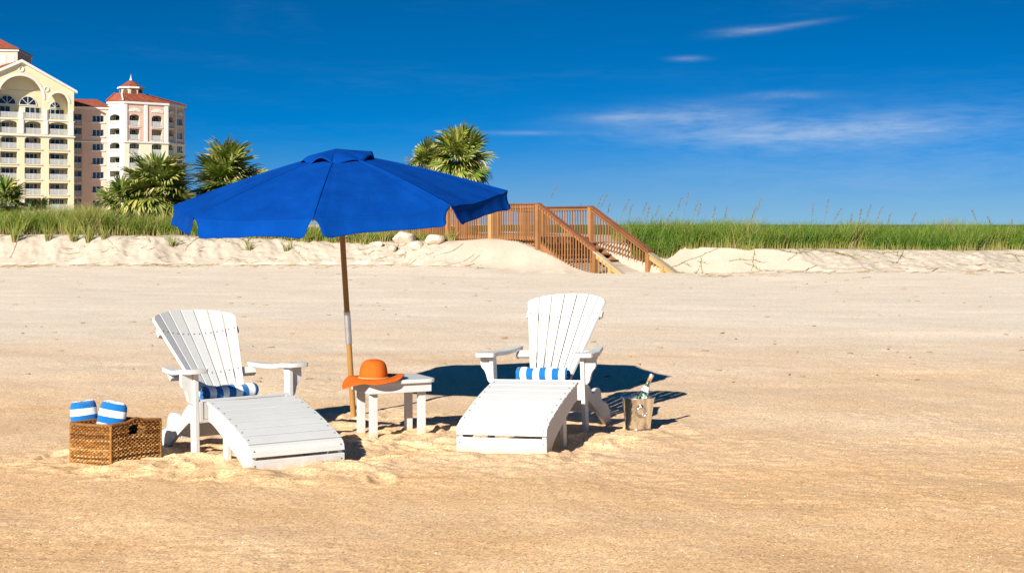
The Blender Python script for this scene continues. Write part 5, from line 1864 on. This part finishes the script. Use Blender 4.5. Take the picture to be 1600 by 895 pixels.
# rim braid and corner posts
for s in (0, math.pi):
    path = []
    for i in range(npp * 3 + 1):
        p, n = pp[(i // 3) % npp]; p2, n2 = pp[(i // 3 + 1) % npp]; f = (i % 3) / 3
        u = i / 3 / 64
        hump = .020 * math.exp(-((u - .49) / .13) ** 2) + .004 * math.sin(u * 3.1)
        path.append(p.lerp(p2, f) + n.lerp(n2, f) * (.004 * math.cos(i * .9 + s)) + Vector((0, 0, BH - .004 + hump + .004 * math.sin(i * .9 + s))))
    mbr = MB().tube(path, .0068, 5); me = mbr.mesh('rim', m_wick, 170)
    a2 = me.attributes.new('tone', 'FLOAT', 'POINT'); a2.data.foreach_set('value', np.full(len(me.vertices), .42, np.float32)); link('rim', me, bk)
for cidx in range(4):
    p, n = pp[(cidx * 64) % npp]
    me = MB().tube([p + n * .003 + Vector((0, 0, z + .001 * math.sin(z * 200))) for z in np.linspace(0, BH - .01, 20)], .0085, 7).mesh('corner_post', m_wick, 170)
    a2 = me.attributes.new('tone', 'FLOAT', 'POINT'); a2.data.foreach_set('value', np.full(len(me.vertices), .6, np.float32)); link('corner_post', me, bk)


def standing_towel(rad_x, rad_y, h, seed):
    """rolled towel standing on end; rounded soft top with a spiral"""
    m = MB(); P = []
    n = 48
    prof = [(1.0, 0), (1.02, h * .3), (1.01, h * .6), (1.0, h * .78), (.985, h * .85), (.95, h * .91), (.88, h * .955), (.78, h * .985), (.70, h * .995), (.66, h * .975), (.58, h * 1.0), (.48, h * 1.0), (.41, h * .975), (.30, h * .995), (.16, h * .99), (.0, h * .97)]
    for q, z in prof:
        row = []
        for k in range(n + 1):
            a = 2 * math.pi * k / n
            f = 1 + .020 * math.sin(3 * a + seed) + .012 * math.sin(7 * a + seed * 2 + z * 20)
            if q > .72: f += .035 * math.exp(-((a - 4.2) % 6.283 - .1) ** 2 * 9)
            row.append((rad_x * q * f * math.cos(a), rad_y * q * f * math.sin(a), z + .006 * math.sin(2 * a + seed) * (z > h * .8)))
        P.append(row)
    return m.grid(P)


for (px, Yc, lab, rx, tilt, sd_, ph) in ((136, 8.62, 'striped towel in the wicker basket, the one farther from the chair', .078, (R(-5), R(-5), R(20)), 1.0, .52),
                                         (166, 8.60, 'striped towel in the wicker basket, the one nearer the chair', .086, (R(-7), R(8), R(-12)), 2.6, .60)):
    o = standing_towel(rx, .060, .285, sd_).build('standing_towel', striped('striped_bath_towel', 2, .082, ph), None, smooth=170)
    o.location = (X_at(px, Yc), Yc, .075); o.rotation_euler = tilt
    tag(o, lab, 'towel', 'towels in the basket')

# ------------------------------------------------------------------ ice bucket with a bottle
m_buck, nt, b = new_mat('hammered_tin')
v = obj_coord(nt)
vo = node(nt, 'ShaderNodeTexVoronoi', Scale=42.0); nt.links.new(v, vo.inputs['Vector'])
nt.links.new(ramp(nt, noise(nt, v, 14, 4, 0.6), [(0.3, (0.80, 0.77, 0.70)), (0.7, (0.90, 0.88, 0.83))]), b.inputs['Base Color'])
b.inputs['Metallic'].default_value = 1.0; b.inputs['Roughness'].default_value = 0.22
bump(nt, b, vo.outputs['Distance'], 0.16, 0.006)
m_rim = simple('polished_steel', (0.68, 0.67, 0.65), 0.16, 0.05, 20, metal=1.0)
KX, KY = X_at(997, 9.95), 9.95
ib = empty('ice_bucket', (KX, KY, -.012))
tag(ib, 'hammered metal ice bucket with ring handles beside the white chair', 'bucket')
KH = .235
MB().lathe([(0, .006), (.078, .006), (.082, 0), (.085, .004), (.086, .02), (.112, KH - .008), (.118, KH), (.1195, KH + .003), (.118, KH + .006), (.114, KH + .003), (.109, KH - .012), (.083, .024), (.0, .02)], 48).build('body', m_buck, ib, smooth=40)
MB().lathe([(.0865, .016), (.0905, .018), (.0905, .024), (.0875, .026)], 48).build('base_band', m_rim, ib, smooth=170)
for side in (-1, 1):
    ang = R(-84) if side < 0 else R(96)
    cxd, cyd = math.cos(ang), math.sin(ang)
    rb_ = .1045
    # boss
    bo = MB(); pr = [(0, .016), (.010, .014), (.016, .008), (.018, 0)]
    vs = []; n = 14
    boc = Vector((cxd * rb_, cyd * rb_, KH - .052)); nx_ = Vector((cxd, cyd, -.11)).normalized(); tx = Vector((-cyd, cxd, 0)); uz = nx_.cross(tx) * -1
    for r, d in pr:
        vs.append([boc + tx * (r * math.cos(2 * math.pi * k / n)) + Vector((0, 0, 1)) * (r * math.sin(2 * math.pi * k / n)) + nx_ * d for k in range(n + 1)])
    hb = bo.grid(vs).build('handle_boss', m_rim, ib, smooth=170)
    rc = boc + Vector((0, 0, -.036)) + nx_ * .012
    ring = [rc + tx * (.036 * math.cos(a)) + (Vector((0, 0, 1)) * .99 + nx_ * -.02) * (.036 * math.sin(a)) + nx_ * (.004 * math.sin(a)) for a in [2 * math.pi * k / 40 for k in range(41)]]
    MB().tube(ring, .0042, 8).build('ring_handle', m_rim, ib, smooth=170)
# bottle
m_glass, nt, b = new_mat('pale_green_glass')
b.inputs['Base Color'].default_value = (0.62, 0.84, 0.72, 1); b.inputs['Roughness'].default_value = 0.03
b.inputs['Transmission Weight'].default_value = 1.0; b.inputs['IOR'].default_value = 1.45
m_label = simple('white_paper_label', (0.78, 0.78, 0.80), 0.7, 0.06, 30)
m_foil = simple('silver_foil', (0.72, 0.72, 0.74), 0.3, 0.1, 40, 0.3, 90, metal=0.8)
m_orange = simple('orange_band', (0.72, 0.20, 0.05), 0.5, 0.1, 40)
bt = empty('wine_bottle', (KX - .030, KY + .008, .075))
bdir = Vector((.135, .02, .32)).normalized()
bt.rotation_euler = Vector((0, 0, 1)).rotation_difference(bdir).to_euler()
tag(bt, 'pale green glass bottle with white labels leaning in the ice bucket', 'bottle')
prof = [(0, .004), (.026, .0), (.036, .004), (.038, .012), (.038, .150), (.036, .170), (.029, .200), (.021, .230), (.0165, .255), (.0140, .290), (.0135, .318), (.0145, .320), (.0145, .328), (0, .329)]
MB().lathe(prof, 32).build('glass', m_glass, bt, smooth=50)
MB().lathe([(.0392, .045), (.0394, .046), (.0394, .134), (.0392, .135)], 32).build('body_label', m_label, bt, smooth=170)
MB().lathe([(.0300, .2035), (.0222, .2345), (.0205, .2405)], 32).build('neck_label', m_label, bt, smooth=170)
MB().lathe([(.0150, .286), (.0152, .287), (.0150, .303), (.0148, .304)], 24).build('orange_band', m_orange, bt, smooth=170)
MB().lathe([(.0150, .3045), (.0158, .310), (.0158, .331), (.013, .333), (0, .333)], 24).build('foil_cap', m_foil, bt, smooth=40)
# ------------------------------------------------------------------ shell crumbs on the sand
m_shell, nt, b = new_mat('shell_crumbs')
info = nt.nodes.new('ShaderNodeAttribute'); info.attribute_name = 'tone'
nt.links.new(ramp(nt, info.outputs['Fac'], [(0, (0.16, 0.11, 0.07)), (0.35, (0.50, 0.28, 0.12)), (0.6, (0.70, 0.50, 0.30)), (0.8, (0.80, 0.74, 0.65)), (1, (0.82, 0.80, 0.76))]), b.inputs['Base Color'])
b.inputs['Roughness'].default_value = 0.6
n = 9000
yv = 5.2 + 11 * rng.random(n) ** 1.5; xv = (rng.random(n) - .5) * 2 * (.42 * yv)
zv = beach_z(xv, yv)
sz = .0022 + .0035 * rng.random(n) ** 3
rot = rng.random(n) * 6.28
base = np.array([(1, 0, 0), (-.4, .8, .1), (-.5, -.75, 0), (0, 0, .75)])
V = np.zeros((n, 4, 3)); cr, sr = np.cos(rot), np.sin(rot)
for i in range(4):
    bx_, by_, bz_ = base[i] * (1 + 0 * i)
    V[:, i, 0] = xv + sz * (bx_ * cr - by_ * sr); V[:, i, 1] = yv + sz * (bx_ * sr + by_ * cr); V[:, i, 2] = zv - .0008 + sz * bz_
F = (np.arange(n)[:, None, None] * 4 + np.array([(0, 1, 3), (1, 2, 3), (2, 0, 3)])[None]).reshape(-1, 3)
me = np_mesh('shell_crumbs', V.reshape(-1, 3), F)
a_ = me.attributes.new('tone', 'FLOAT', 'POINT'); a_.data.foreach_set('value', np.repeat(rng.random(n), 4).astype(np.float32))
so = link('shell_crumbs', me, None, m_shell); tag(so, 'tiny shell crumbs scattered over the golden sand', 'shells', None, 'stuff')
